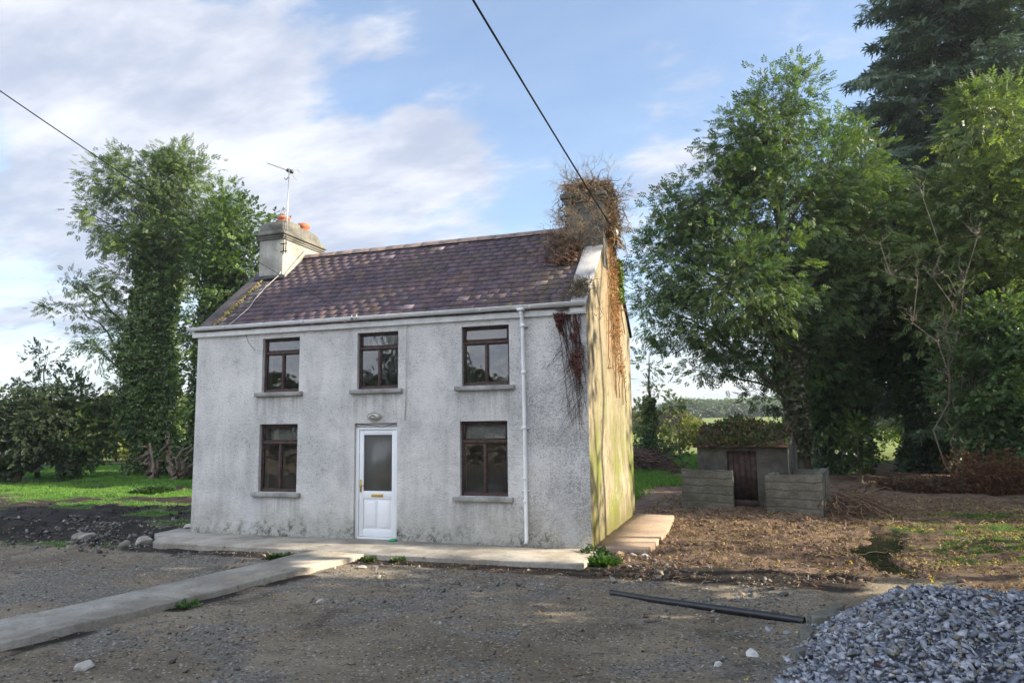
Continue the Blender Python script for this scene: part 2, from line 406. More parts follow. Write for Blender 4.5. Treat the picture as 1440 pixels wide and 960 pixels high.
def slate_mat():
    m, t, p = mat_new('roof_slates'); c = objco(t); a = t.attr('col').outputs['Color']
    n = t.ramp(t.noise(c, 5, 6, .7), .3, .7, .72, 1.28)
    col = t.mix(1.0, a, n, 'MULTIPLY')
    st = t.noise(t.scale(c, (1.8, .35, .35)), 3, 5, .7)
    col = t.mix(t.ramp(st, .52, .70, 0, .55), col, (.05, .04, .04))
    col = t.mix(t.ramp(t.noise(c, .8, 5, .65, .4), .48, .68, 0, .6), col, (.10, .082, .066))
    col = t.mix(t.math('MULTIPLY', t.ramp(t.sep(c)[0], 5.5, 7.6), t.ramp(t.noise(t.scale(c, (2.2, .4, .4)), 2, 4, .6), .45, .6, 0, .6)), col, (.12, .10, .07))
    col = t.mix(t.ramp(t.noise(c, 16, 4, .7), .66, .74, 0, .5), col, (.26, .25, .20))
    t.put(p.inputs['Base Color'], col); p.inputs['Roughness'].default_value = .8; p.inputs['Specular IOR Level'].default_value = .2
    bump(t, p, t.noise(c, 25, 5, .7), .3, .006); return m
M_SLATE = slate_mat()

# ================================================================== GROUND
PUD = (12.75, 2.2)
APRON = [(-.62, .35), (-.55, -.35), (-.1, -.75), (.33, -1.27), (1.9, -1.24), (3.62, -1.19), (4.70, -1.312), (8.29, -1.28), (8.27, 0.02), (8.1, .35)]
PATH = [(3.62, -1.192), (4.70, -1.315), (4.55, -2.15), (4.29, -3.01), (4.17, -4.11), (4.01, -4.96), (3.8, -5.75), (3.7, -6.48), (3.1, -11.5), (2.2, -11.5), (2.83, -5.85), (3.02, -5.16), (3.26, -3.78), (3.50, -2.58)]
SIDE = [(8.165, .15), (9.06, .12), (9.12, 2.3), (9.05, 4.53), (8.165, 4.72)]
def inpoly(x, y, poly):
    r = np.zeros(np.shape(x), bool); n = len(poly)
    for i in range(n):
        x0, y0 = poly[i]; x1, y1 = poly[(i + 1) % n]
        c_ = ((y0 > y) != (y1 > y)) & (x < (x1 - x0) * (y - y0) / (y1 - y0 + 1e-12) + x0); r ^= c_
    return r
def polydist(x, y, poly):
    d = np.full(np.shape(x), 1e9); n = len(poly)
    for i in range(n):
        ax, ay = poly[i]; bx, by = poly[(i + 1) % n]; dx, dy = bx - ax, by - ay
        t = np.clip(((x - ax) * dx + (y - ay) * dy) / (dx * dx + dy * dy), 0, 1)
        d = np.minimum(d, np.hypot(x - ax - t * dx, y - ay - t * dy))
    return np.where(inpoly(x, y, poly), 0, d)
def pud_f(x, y):
    yc = y - PUD[1]; xc = x - (PUD[0] + .05 * yc + .22 * np.sin(yc * 1.4))
    d = np.hypot(xc / .27, yc / 2.0) + (fbm(x * 2.6, y * 1.6, 5) - .5) * 1.6
    return 1 - ss(d, .6, 1.7)
def zones(x, y):
    """grass, mud, litter, gravel weights"""
    n = fbm(x * .55, y * .9, 3, 5); n2 = fbm(x * 1.7, y * 2.2, 9, 4); n3 = fbm(x * .16, y * .5, 21, 4)
    left = ss(x, .6, -.8)
    # left field with bands of grass and churned mud
    g = ss(n * .5 + n3 * .5 + .10 * np.sin(y * 1.25 + .15 * x) + .12 * ss(y, 2.5, 4.2) - .16 * ss(y, 3.0, 1.0), .46, .56)
    g = np.where(y > 14, np.maximum(g, ss(n2, .2, .4)), g)
    strip = ss(np.abs(y + 1.75 - .22 * (x + 3)), .55, .15) * ss(x, .6, -.2) * ss(n2, .35, .55)
    g = g * ss(y, .4, 1.8) + strip
    behind = ss(y, 10.2, 11.2)                            # field beyond the hut
    right = ss(x, 7.0, 7.9) * ss(y, -8, -7) 
    gR = behind * ss(x, 13, 11.5) * ss(n3 + .35 * np.sin(y * .9 + 1), .32, .5) * (y > 0) + ss(y, 23, 27)
    lit = right * ss(y, -1.1 + .0 * x, -.3) * (1 - np.clip(gR, 0, 1))
    lit = np.maximum(lit, right * ss(x, 12.9, 13.6) * ss(y, -3, -1.6) * (1 - np.clip(gR, 0, 1)))
    back_of_house = ss(y, 4.5, 6) * (1 - left) * (1 - right)
    g = left * g + back_of_house * .9 * (y > 0) + np.clip(right * gR, 0, 1)
    mossy = right * ss(x, 12.4, 13.8) * ss(y, -1.3, .2) * ss(y, 9, 6) * ss(n2 + (fbm(x * 5, y * 5, 31) - .5) * .6, .36, .60) * .8
    mud = left * (1 - g) * ss(y, -2.2, -.9) + ss(y, -2.0, -1.45) * (y < .5) * ss(x, 7.5, 8.8) * ss(x, 12.6, 11.5)
    mud = mud + ss(polydist(x, y, PATH), .45, .1) * ss(n2, .38, .55) * .8 + ss(polydist(x, y, APRON), .7, .2) * (y < -1) * .95
    mud = mud + right * behind * 0 + right * ss(y, 7.0, 8) * ss(y, 11.3, 10.3) * ss(x, 11, 10) * .8
    gravel = (1 - left) * (y < -1.0) * ss(n + (n2 - .5) * .9, .36, .74)
    gravel = np.maximum(gravel, ss(polydist(x, y, [(1.2, -1.7), (3.5, -1.3), (3.3, -3.2), (2.6, -2.6)]), .8, .1) * .9)
    g = np.clip(g + mossy, 0, 1); 
    return [np.clip(q, 0, 1) for q in (g, mud, lit, gravel)]
def gh(x, y):
    x = np.asarray(x, float); y = np.asarray(y, float)
    h = np.full(x.shape, -.085)
    h = h + (fbm(x * .35, y * .35, 1) - .5) * .10 + (fbm(x * 2.2, y * 2.2, 2) - .5) * .05 + (fbm(x * 6, y * 6, 6) - .5) * .018
    left = ss(x, .4, -1.2); right = ss(x, 8.8, 10) * ss(y, -2, -.5)
    rough = np.clip(left * ss(y, -2.5, -.5) + right, 0, 1) * (1 - .85 * pud_f(x, y)) * ss(np.hypot(x, y), 60, 30)
    h = h + rough * ((fbm(x * 1.1, y * 1.6, 11, 5) - .45) * .22 + (fbm(x * 5, y * 5, 12, 3) - .5) * .07)
    h = h - .03 * np.exp(-((y + 3.4 + .12 * x + .15 * np.sin(x)) ** 2) / .02) * (x < 11) * (x > 4.7) - .03 * np.exp(-((y + 4.9 + .12 * x + .15 * np.sin(x)) ** 2) / .02) * (x < 11) * (x > 4.7)
    h = h + .28 * np.exp(-((x + 5.0) ** 2 / 2.2 + (y + .25) ** 2 / .35)) * left - .22 * np.exp(-((x + 4.0) ** 2 / 2 + (y + 1.1) ** 2 / .2)) * left
    h = h + .10 * ss(y, 8, 20)
    h = h - pud_f(x, y) * .10 - .10 * np.exp(-((x - 12.8) ** 2 / .9 + (y - 1.5) ** 2 / 12))
    h = h + .16 * np.exp(-((x - 15.5) ** 2 / 4 + (y - .6) ** 2 / 9))
    h = h + .02 * ss(y, 40, 200) * (y - 40)
    for poly, zt in ((APRON, -.03), (PATH, -.03), (SIDE, -.05)):
        d = polydist(x, y, poly); k = ss(d, .5, .02); h = h * (1 - k) + np.minimum(h, -.075) * k
        h = np.where(d < .01, np.minimum(h, -.08), h)
    inside = ss(polydist(x, y, [(0.1, 0.1), (8.1, .1), (8.1, 4.6), (.1, 4.6)]), .3, 0)
    h = h * (1 - inside) + inside * -.12
    return h
def axis(lo, hi, step, far):
    a = list(np.arange(lo, hi + 1e-6, step)); s = step; v = hi
    while v < far: s *= 1.13; v += s; a.append(v)
    s = step; v = lo; b = []
    while v > -far: s *= 1.13; v -= s; b.append(v)
    return np.array(b[::-1] + a)
gx = axis(-9, 18.5, .075, 1600); gy = axis(-9.5, 9, .075, 1600)
X, Y = np.meshgrid(gx, gy); Z = gh(X, Y); g_, m_, l_, v_ = zones(X, Y)
nx, ny = len(gx), len(gy); idx = np.arange(nx * ny).reshape(ny, nx)
F = np.stack([idx[:-1, :-1], idx[:-1, 1:], idx[1:, 1:], idx[1:, :-1]], -1).reshape(-1, 4)

def ground_mat():
    m, t, p = mat_new('ground_soil'); c = t.new('ShaderNodeNewGeometry').outputs['Position']; a = t.attr('zone'); s_ = t.new('ShaderNodeSeparateColor'); t.put(s_.inputs[0], a.outputs['Color'])
    G, Mu, L = s_.outputs; Gr = a.outputs['Alpha']
    big = t.noise(c, .5, 5, .6); med = t.noise(c, 3.2, 6, .7); fine = t.noise(c, 22, 5, .75); vf = t.noise(c, 75, 3, .8)
    vor = t.new('ShaderNodeTexVoronoi'); t.put(vor.inputs['Vector'], c); vor.inputs['Scale'].default_value = 48
    vcol = t.sep(vor.outputs['Color'])[0]
    dirt = t.mix(t.ramp(big, .35, .65), (.185, .15, .105), (.285, .24, .17))
    dirt = t.mix(t.ramp(med, .42, .75, 0, .6), dirt, (.105, .092, .075))
    dirt = t.mix(t.ramp(fine, .55, .75, 0, .7), dirt, (.22, .20, .165))
    stone = t.mix(vcol, (.11, .10, .085), (.34, .325, .29))
    grav = t.mix(t.ramp(fine, .4, .62), (.165, .145, .115), stone)
    damp = t.noise(c, .9, 6, .75, .6)
    def blend(wt, a_, b_, sharp=.25, nz=med):
        f = t.math('ADD', wt, t.math('MULTIPLY', t.math('SUBTRACT', nz, .5), .9))
        return t.mix(t.ramp(f, .5 - sharp, .5 + sharp), a_, b_)
    gf = t.math('ADD', t.math('MULTIPLY', Gr, .75), t.math('MULTIPLY', t.math('SUBTRACT', t.math('ADD', fine, med), 1.), 1.5)); col = t.mix(t.ramp(gf, .2, .8), dirt, grav); col = t.mix(t.ramp(damp, .53, .66, 0, .6), col, (.062, .052, .040)); col = t.mix(t.math('MULTIPLY', t.ramp(vcol, .9, .94), t.ramp(fine, .42, .55)), col, (.40, .37, .32)); col = t.mix(t.math('MULTIPLY', t.ramp(vcol, .14, .08), t.ramp(fine, .6, .45)), col, (.05, .042, .034))
    mudc = t.mix(t.ramp(med, .4, .7), (.022, .018, .014), (.055, .043, .032)); mudc = t.mix(t.ramp(fine, .6, .75, 0, .6), mudc, (.12, .10, .085))
    col = blend(Mu, col, mudc)
    litc = t.mix(t.ramp(med, .35, .65), (.075, .052, .038), (.205, .142, .102)); litc = t.mix(t.ramp(fine, .5, .65, 0, .75), litc, t.mix(vcol, (.06, .04, .028), (.30, .20, .12)))
    col = blend(L, col, litc)
    grs = t.mix(t.ramp(med, .35, .65), (.03, .06, .014), (.075, .15, .025)); grs = t.mix(t.ramp(fine, .35, .6), t.mix(.5, grs, (.02, .022, .01)), grs)
    far = t.ramp(t.sep(c)[1], 18, 30)
    grs = t.mix(t.math('MULTIPLY', far, .8), grs, t.mix(t.ramp(big, .4, .6), (.14, .20, .045), (.24, .25, .08)))
    col = blend(G, col, grs, .2)
    t.put(p.inputs['Base Color'], col)
    t.put(p.inputs['Roughness'], t.math('SUBTRACT', .93, t.math('MULTIPLY', Mu, .2))); p.inputs['Specular IOR Level'].default_value = .2
    h = t.math('ADD', t.math('MULTIPLY', fine, .8), t.math('ADD', med, t.math('MULTIPLY', vf, .3)))
    bump(t, p, h, .9, .05); return m
zone = np.stack([g_, m_, l_, v_], -1).reshape(-1, 4)
gr = link_mesh('ground', np.stack([X, Y, Z], -1).reshape(-1, 3), [F], ground_mat(), None, {'zone': ('POINT', zone)}, smooth=True)
gr['kind'] = 'structure'

# slabs (subdivided tops with a slightly worn edge)
def slab(name, poly, ztop, thick, mat, seed, rag=.012, kind='structure'):
    P = []; n = len(poly)
    for i in range(n):
        a = np.array(poly[i], float); b = np.array(poly[(i + 1) % n], float); k = max(1, int(np.hypot(*(b - a)) / .16))
        for j in range(k): P.append(a + (b - a) * j / k)
    P = np.array(P); rs = np.random.default_rng(seed); cen = P.mean(0)
    P2 = P + rs.normal(0, rag, P.shape)
    m = len(P2); mb = MB()
    top = [(q[0], q[1], ztop + rs.normal(0, .002)) for q in P2]
    dd = P2 - cen; dd /= np.linalg.norm(dd, axis=1, keepdims=True)
    mid = [(q[0] + d[0] * .012, q[1] + d[1] * .012, ztop - .018 + rs.normal(0, .004)) for q, d in zip(P2, dd)]
    bot = [(q[0] + d[0] * .02, q[1] + d[1] * .02, ztop - thick) for q, d in zip(P2, dd)]
    V = top + mid + bot
    F = [tuple(range(m))] + [(i, m + i, m + (i + 1) % m, (i + 1) % m) for i in range(m)] + [(m + i, 2 * m + i, 2 * m + (i + 1) % m, m + (i + 1) % m) for i in range(m)]
    ar = sum(P2[i][0] * P2[(i + 1) % m][1] - P2[(i + 1) % m][0] * P2[i][1] for i in range(m))
    if ar < 0: F = [f[::-1] for f in F]
    mb.add(V, F); o = mb.build(name, mat); o['kind'] = kind; return o
slab('concrete_apron', APRON, 0.0, .30, M_CONC, 1, .008)
slab('path', PATH, -.004, .30, M_CONC, 2, .012)
slab('side_pavement', SIDE, .012, .13, M_SIDE, 3, .006)

def water_mat():
    m, t, p = mat_new('puddle_water'); c = objco(t); p.inputs['Base Color'].default_value = (.014, .018, .010, 1); p.inputs['Roughness'].default_value = .06
    p.inputs['IOR'].default_value = 1.33; bump(t, p, t.noise(c, 5, 2, .5), .06, .02); return m
MB().add([(11.6, -.6, -.165), (14, -.6, -.165), (14, 4.8, -.165), (11.6, 4.8, -.165)], [(0, 1, 2, 3)]).build('puddle_water', water_mat())['kind'] = 'structure'

# ================================================================== HOUSE
HW, HD, HH, RZ = 8.16, 4.72, 4.01, 6.05
house = thing('cottage', 'small two storey grey roughcast cottage with purple slate roof and white door', 'house', (0, 0, 0))
OPEN = {'ul': (1.60, 2.46, 2.735, 3.80), 'um': (3.74, 4.60, 2.735, 3.80), 'ur': (5.87, 6.77, 2.735, 3.80),
        'll': (1.58, 2.455, .81, 2.11), 'lr': (5.83, 6.72, .81, 2.11), 'door': (3.70, 4.59, 0.0, 2.10)}
def front_wall():
    xs = {0., HW}; zs = {-.1, HH + .12}
    for a, b, c_, d in OPEN.values(): xs |= {a, b}; zs |= {c_, d}
    def fill(s, step):
        s = sorted(s); out = []
        for a, b in zip(s[:-1], s[1:]):
            k = max(1, round((b - a) / step)); out += [a + (b - a) * j / k for j in range(k)]
        return np.array(out + [s[-1]])
    xs = fill(xs, .09); zs = fill(zs, .09); Xg, Zg = np.meshgrid(xs, zs)
    d = np.full(Xg.shape, 9.)
    for a, b, c_, e in OPEN.values():
        d = np.minimum(d, np.hypot(np.maximum(np.maximum(a - Xg, Xg - b), 0), np.maximum(np.maximum(c_ - Zg, Zg - e), 0)))
    edge = np.minimum(np.minimum(Xg, HW - Xg), 1)
    k = ss(d, .02, .3) * ss(edge, 0, .15)
    Yg = (fbm(Xg * 1.3, Zg * 1.3, 44, 3) - .5) * .05 * k + (fbm(Xg * 9, Zg * 9, 45, 2) - .5) * .012 * k
    # rough plinth foot swelling out a little
    Yg = Yg - .03 * ss(Zg + (fbm(Xg * 3, Zg * 3, 46) - .5) * .3, .3, .05) * k
    id_ = np.arange(Xg.size).reshape(Xg.shape); F = []
    for j in range(len(zs) - 1):
        for i in range(len(xs) - 1):
            xc, zc = (xs[i] + xs[i + 1]) / 2, (zs[j] + zs[j + 1]) / 2
            if any(a < xc < b and c_ < zc < e for a, b, c_, e in OPEN.values()): continue
            F.append((id_[j, i], id_[j, i + 1], id_[j + 1, i + 1], id_[j + 1, i]))
    mb = MB(); mb.add(np.stack([Xg, Yg, Zg], -1).reshape(-1, 3), F)
    t = .32
    for a, b, c_, e in OPEN.values():   # reveals
        mb.add([(a, 0, c_), (a, t, c_), (a, t, e), (a, 0, e)], [(0, 1, 2, 3)])
        mb.add([(b, 0, c_), (b, 0, e), (b, t, e), (b, t, c_)], [(0, 1, 2, 3)])
        mb.add([(a, 0, e), (a, t, e), (b, t, e), (b, 0, e)], [(0, 1, 2, 3)])
        mb.add([(a, 0, c_), (b, 0, c_), (b, t, c_), (a, t, c_)], [(0, 1, 2, 3)])
    return mb.build('wall', M_WALL, house)
fw = front_wall()
def roof_z(y): return HH + .06 + (RZ - HH - .06) * (1 - abs(y - HD / 2) / (HD / 2))
def gable(xo, sgn, mat, wav):
    ys = np.linspace(0, HD, 49); mb = MB(); rows = 60; V = []
    for y in ys:
        zt = roof_z(y) + .0
        for j in range(rows + 1):
            z = -.12 + (zt + .12) * j / rows
            k = min(1, y / .2, (HD - y) / .2); k = max(k, 0)
            dx = ((fbm(y * 1.3, z * .9, 61) - .5) * .07 + (fbm(y * 7, z * 4, 62) - .5) * .012) * k * wav
            V.append((xo + sgn * dx, y, z))
    V = np.array(V); id_ = np.arange(len(V)).reshape(len(ys), rows + 1)
    F = [(id_[i, j], id_[i + 1, j], id_[i + 1, j + 1], id_[i, j + 1]) for i in range(len(ys) - 1) for j in range(rows)]
    if sgn < 0: F = [f[::-1] for f in F]
    mb.add(V, F); return mb.build('wall', mat, house)
gw = gable(HW, 1, M_GABLE, 1.0); gw['label'] = 'sunlit cream gable wall streaked with green algae'
gable(0, -1, M_WALL, .4)
mb = MB(); mb.box(.02, HW - .02, HD - .3, HD, -.1, HH + .08); mb.build('wall', M_WALL, house)
mb = MB()  # inner leaf of the gables and the front, floor between storeys: dark rooms behind the glass
mb.box(.04, .32, .33, HD - .31, 0, HH); mb.box(HW - .32, HW - .04, .33, HD - .31, 0, HH)
mb.box(.33, HW - .33, .33, HD - .31, 2.35, 2.5); mb.box(2.9, 3.0, .33, HD - .31, 0, 2.34); mb.box(5.2, 5.3, .33, HD - .31, 0, 2.34)
mb.box(2.9, 3.0, .33, HD - .31, 2.51, HH - .02); mb.box(5.2, 5.3, .33, HD - .31, 2.51, HH - .02); mb.box(.33, HW - .33, .33, HD - .31, HH - .01, HH + .04)
mb.build('interior_wall', M_INT, house)

# windows: brown timber frame, top light, two lower lights
def window(key, lab, extra=None):
    a, b, c_, e = OPEN[key]; y0, y1 = .075, .125; fr = .034; mb = MB(); zt = e - (e - c_) * .275
    mb.box(a, a + fr, y0, y1, c_, e); mb.box(b - fr, b, y0, y1, c_, e)
    mb.box(a + fr, b - fr, y0 + .002, y1, e - fr, e); mb.box(a + fr, b - fr, y0 - .01, y1, c_, c_ + fr + .012)
    mb.box(a + fr, b - fr, y0 - .018, y1, zt - .025, zt + .025)
    xm = (a + b) / 2; mb.box(xm - .017, xm + .017, y0 - .004, y1, c_ + fr + .012, zt - .025)
    # casement stiles of the lower lights
    for p0, p1 in ((a + fr, xm - .017), (xm + .017, b - fr)):
        q0, q1 = c_ + fr + .012, zt - .025; s = .018
        mb.box(p0, p0 + s, y0 + .01, y1 - .004, q0, q1); mb.box(p1 - s, p1, y0 + .01, y1 - .004, q0, q1)
        mb.box(p0 + s, p1 - s, y0 + .012, y1 - .004, q0, q0 + s); mb.box(p0 + s, p1 - s, y0 + .012, y1 - .004, q1 - s, q1)
    w_ = mb.build('window', M_BROWN, house, bevel=.003); w_['label'] = lab
    pg = MB()
    for p0, p1 in ((a + fr, xm - .017), (xm + .017, b - fr)):
        pg.add([(p0, y0 + .03, c_ + fr), (p1, y0 + .03, c_ + fr), (p1, y0 + .03, zt - .02), (p0, y0 + .03, zt - .02)], [(0, 1, 2, 3)])
    op = radians(9) if key == 'ur' else 0
    A, B, C_, D = a + fr, b - fr, zt + .025, e - fr
    sash = MB(); s = .03; L_ = D - C_
    def MM(q):
        x, yy, zz = q; return (x, y0 + .012 - (zz) * -1 * 0 + (yy * cos(op)) - (L_ - zz) * sin(op), D - (L_ - zz) * cos(op) + yy * sin(op) * 0)
    sash.box(A + .002, A + s, 0, .03, 0, L_, M=MM); sash.box(B - s, B - .002, 0, .03, 0, L_, M=MM)
    sash.box(A + s, B - s, .001, .03, 0, s, M=MM); sash.box(A + s, B - s, .001, .03, L_ - s, L_, M=MM)
    pg.add([MM(q) for q in [(A + s, .015, s), (B - s, .015, s), (B - s, .015, L_ - s), (A + s, .015, L_ - s)]], [(0, 1, 2, 3)])
    ch = [sash.build('top_light_sash', M_BROWN, house), pg.build('pane', M_GLASS, house)]
    sl_ = MB(); ov = .12
    sl_.box(a - ov, b + ov - .02, -.085, .075, c_ - .085, c_ - .005); s_ob = sl_.build('sill', M_SILL, house, bevel=.012); ch.append(s_ob)
    if extra: ch += extra(a, b, c_, e, zt)
    for q in ch: q.parent = w_
    return w_
def curtain(x0, x1, z0, z1, y=.22, amp=.012):
    n = 40; mb = MB(); V = []; 
    for i in range(n + 1):
        x = x0 + (x1 - x0) * i / n; yy = y + amp * sin(i * 1.9) + amp * .5 * sin(i * .7)
        V += [(x, yy, z0 + .01 * sin(i * .9)), (x, yy, z1)]
    mb.add(V, [(2 * i, 2 * i + 2, 2 * i + 3, 2 * i + 1) for i in range(n)]); return mb.build('curtain', M_NET, house)
def ex_lr(a, b, c_, e, zt): return [curtain(a + .05, b - .05, zt - .01, e - .03)]
def ex_um(a, b, c_, e, zt): return [curtain(a + .05, b - .03, zt - .03, e - .02, .3), curtain(b - .16, b - .05, c_ + .1, zt - .5, .3)]
def ex_ll(a, b, c_, e, zt): return [curtain(a + .05, b - .03, zt - .0, e - .05, .3)]
window('ul', 'upper left dark brown timber window')
window('um', 'upper middle brown window above the door', ex_um)
window('ur', 'upper right brown window with its top light ajar')
window('ll', 'lower left brown window', ex_ll)
window('lr', 'lower right brown window with a net curtain across its top light', ex_lr)

# door: white, half glazed with two moulded panels
a, b, c_, e = OPEN['door']; e2 = e - .075
mb = MB(); fr = .045
mb.box(a + .005, a + fr + .03, .05, .12, c_, e2); mb.box(b - fr, b - .003, .05, .12, c_, e2); mb.box(a + fr + .03, b - fr, .05, .12, e2 - .05, e2)
mb.box(a + fr + .03, b - fr, .03, .12, c_, .035)
door = mb.build('door', M_PVC, house, bevel=.004); door['label'] = 'white half glazed front door'
A, B = a + fr + .038, b - fr - .006; zg = .86
mb = MB(); st = .085
mb.box(A, A + st, .06, .11, .042, e2 - .056); mb.box(B - st, B, .06, .11, .042, e2 - .056)
mb.box(A + st, B - st, .062, .11, e2 - .056 - st, e2 - .056); mb.box(A + st, B - st, .062, .11, zg - .14, zg); mb.box(A + st, B - st, .062, .11, .042, .042 + .13)
mb.box(A + st, B - st, .078, .105, .042 + .13, zg - .14)
xm = (A + B) / 2
for p0, p1 in ((A + st + .03, xm - .015), (xm + .015, B - st - .03)):
    q0, q1 = .20, zg - .17
    mb.box(p0, p1, .070, .079, q0, q1); mb.box(p0 + .022, p1 - .022, .062, .071, q0 + .022, q1 - .022)
lf = mb.build('door_leaf', M_PVC, door, bevel=.004)
gp = MB(); gp.box(A + st, B - st, .082, .10, zg, e2 - .056 - st); gp.build('pane', M_OBS, door)
mb = MB(); mb.box(xm - .12, xm + .12, .05, .064, zg - .105, zg - .055); mb.build('letterbox', M_GOLD, door, bevel=.004)
mb = MB(); mb.box(A + .018, A + .05, .048, .062, zg - .02, zg + .20); mb.tube([(A + .034, .05, zg + .10), (A + .034, .02, zg + .10), (A + .12, .015, zg + .10)], .009, 8); mb.build('handle', M_GOLD, door)
mb = MB(); mb.box(a + .003, b - .003, .055, .13, e2 + .004, e - .002); mb.build('door_head_board', M_FASCIA, door)

# roof ------------------------------------------------------------
slope = np.array([0, HD / 2, RZ - HH - .06]); SL = np.linalg.norm(slope); sd = slope / SL; sn = np.array([0, -sd[2], sd[1]])
mb = MB()
mb.prism([(0, HH + .03), (HD / 2, RZ - .03), (HD, HH + .03)], .03, HW - .05, M=lambda q: (q[2], q[0], q[1]))
mb.build('roof_deck', M_POLE, house)
def slates(front):
    mb = MB(); rs = np.random.default_rng(5 if front else 6); ex = .178; over = .11; nrow = int((SL + over) / ex) + 1; base = np.array([0, 0, HH + .05])
    x0, x1 = -.03, HW - .02
    for r in range(nrow):
        s0 = -over + r * ex; s1 = min(s0 + ex * 1.6, SL - .005)
        if s0 > SL - .06: break
        x = x0 - (.12 if r % 2 else 0) + rs.uniform(-.01, .01)
        while x < x1:
            wd = .24 + rs.normal(0, .008); xa = max(x, x0) + .002; xb = min(x + wd, x1) - .002
            if xb - xa > .03:
                ds = rs.normal(0, .003); lift = .015 + abs(rs.normal(0, .0006)); tw = rs.normal(0, .0004)
                if rs.random() < .015: ds -= .05; 
                v = rs.normal(1, .09)
                col = np.array([.100, .074, .088]) * v
                if rs.random() < .28: col = np.array([.085, .070, .088]) * v
                if rs.random() < .10: col = np.array([.125, .092, .085]) * v
                if xa < .45 and front: col = np.array([.15, .14, .13]) * v
                if rs.random() < .012: col = np.array([.30, .23, .24])
                P = []
                for dz in (0, .0065):
                    for s_, l in ((s0 + ds, lift), (s1, .001)):
                        for xx, tt in ((xa, tw), (xb, -tw)):
                            P.append(base + np.array([xx, 0, 0]) + sd * s_ + sn * (l + dz + (tt if l > .01 else 0)))
                P = np.array(P)
                if not front: P[:, 1] = HD - P[:, 1]
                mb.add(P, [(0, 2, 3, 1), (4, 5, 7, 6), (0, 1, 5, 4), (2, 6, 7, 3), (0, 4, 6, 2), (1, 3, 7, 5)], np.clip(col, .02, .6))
                mb.c[4][-4] = tuple(np.clip(col, .02, .6) * .22); mb.c[4][-2] = mb.c[4][-1] = tuple(np.clip(col, .02, .6) * .4)  # darker edge faces: dirt plus the course-line shade put into the colour
            x += wd
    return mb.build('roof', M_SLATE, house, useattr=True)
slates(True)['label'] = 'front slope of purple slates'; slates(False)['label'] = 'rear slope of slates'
mb = MB(); x = .88; rs = np.random.default_rng(8)
while x < 7.35:
    L_ = .44; dz = rs.normal(0, .003); x1_ = min(x + L_, 7.4)
    for s in (1, -1):
        prof = [(0, RZ + .075), (s * .11, RZ - .03), (s * .11, RZ - .045), (0, RZ + .055)]
        mb.prism([(HD / 2 + p[0], p[1] + dz) for p in prof], x, x1_ - .006, M=lambda q: (q[2], q[0], q[1]))
    x += L_
mb.build('ridge_tiles', simple('ridge_clay', (.20, .15, .13), .85, .35, 7, .4), house, bevel=.004)

# left verge: mortar strip with yellow moss
mb = MB(); 
def onroof(x, s, h): return np.array([x, 0, HH + .05]) + sd * s + sn * h
def roofbox(mb, x0, x1, s0, s1, h0, h1, n=1):
    for i in range(n):
        a0, a1 = s0 + (s1 - s0) * i / n, s0 + (s1 - s0) * (i + 1) / n
        V = [onroof(x, s, h) for h in (h0, h1) for s in (a0, a1) for x in (x0, x1)]
        mb.add(V, [(0, 2, 3, 1), (4, 5, 7, 6), (0, 1, 5, 4), (2, 6, 7, 3), (0, 4, 6, 2), (1, 3, 7, 5)])
roofbox(mb, -.06, .34, -.05, SL - .02, .012, .032)
mb.build('verge_coping', concrete_mat('verge_mortar', (.13, .115, .11), (.075, .065, .065), .5, 2, (.06, .05, .04)), house, bevel=.01)
rs = np.random.default_rng(12); P = []
mb = MB()
for i in range(420):
    s = rs.uniform(-.02, 2.15); x = .36 + rs.normal(0, .018) + (.04 * rs.normal() if .5 < s < .9 else 0); h = .03 + abs(rs.normal(0, .012)); r = rs.uniform(.008, .028) * (1.5 if .5 < s < 1.0 else 1)
    c0 = onroof(x, s, h); V = [c0 + np.array(d) * r * rs.uniform(.6, 1.3) for d in ((1, 0, 0), (-1, 0, 0), (0, 1, 0), (0, -1, 0), (0, 0, 1), (0, 0, -1))]
    cc = np.array([.26, .23, .08]) * rs.uniform(.5, 1.3) if rs.random() < .7 else np.array([.24, .16, .10]) * rs.uniform(.6, 1.2)
    mb.add(V, [(0, 2, 4), (2, 1, 4), (1, 3, 4), (3, 0, 4), (2, 0, 5), (1, 2, 5), (3, 1, 5), (0, 3, 5)], cc)
mb.build('verge_moss', M_STONE, house, useattr=True)
# right skew: raised white rendered strip
mb = MB(); roofbox(mb, 7.80, HW + .012, .42, 2.2, .0, .05, 1); roofbox(mb, 7.88, HW + .008, -.02, .42, .0, .045)
mb.build('skew_coping', M_SKEW, house, bevel=.02)
# rear verge edge board on the gable
mb = MB(); q0, q1 = np.array([HW - .04, HD + .06, HH + .02]), np.array([HW - .04, HD / 2, RZ - .0])
V = []
for q in (q0, q1):
    V += [q + np.array([0, 0, .0]), q + np.array([.09, 0, 0]), q + np.array([.09, 0, .07]), q + np.array([0, 0, .07])]
mb.add(V, [(0, 1, 2, 3), (4, 7, 6, 5), (0, 4, 5, 1), (1, 5, 6, 2), (2, 6, 7, 3), (3, 7, 4, 0)]); mb.build('verge_board', M_BLACK, house)

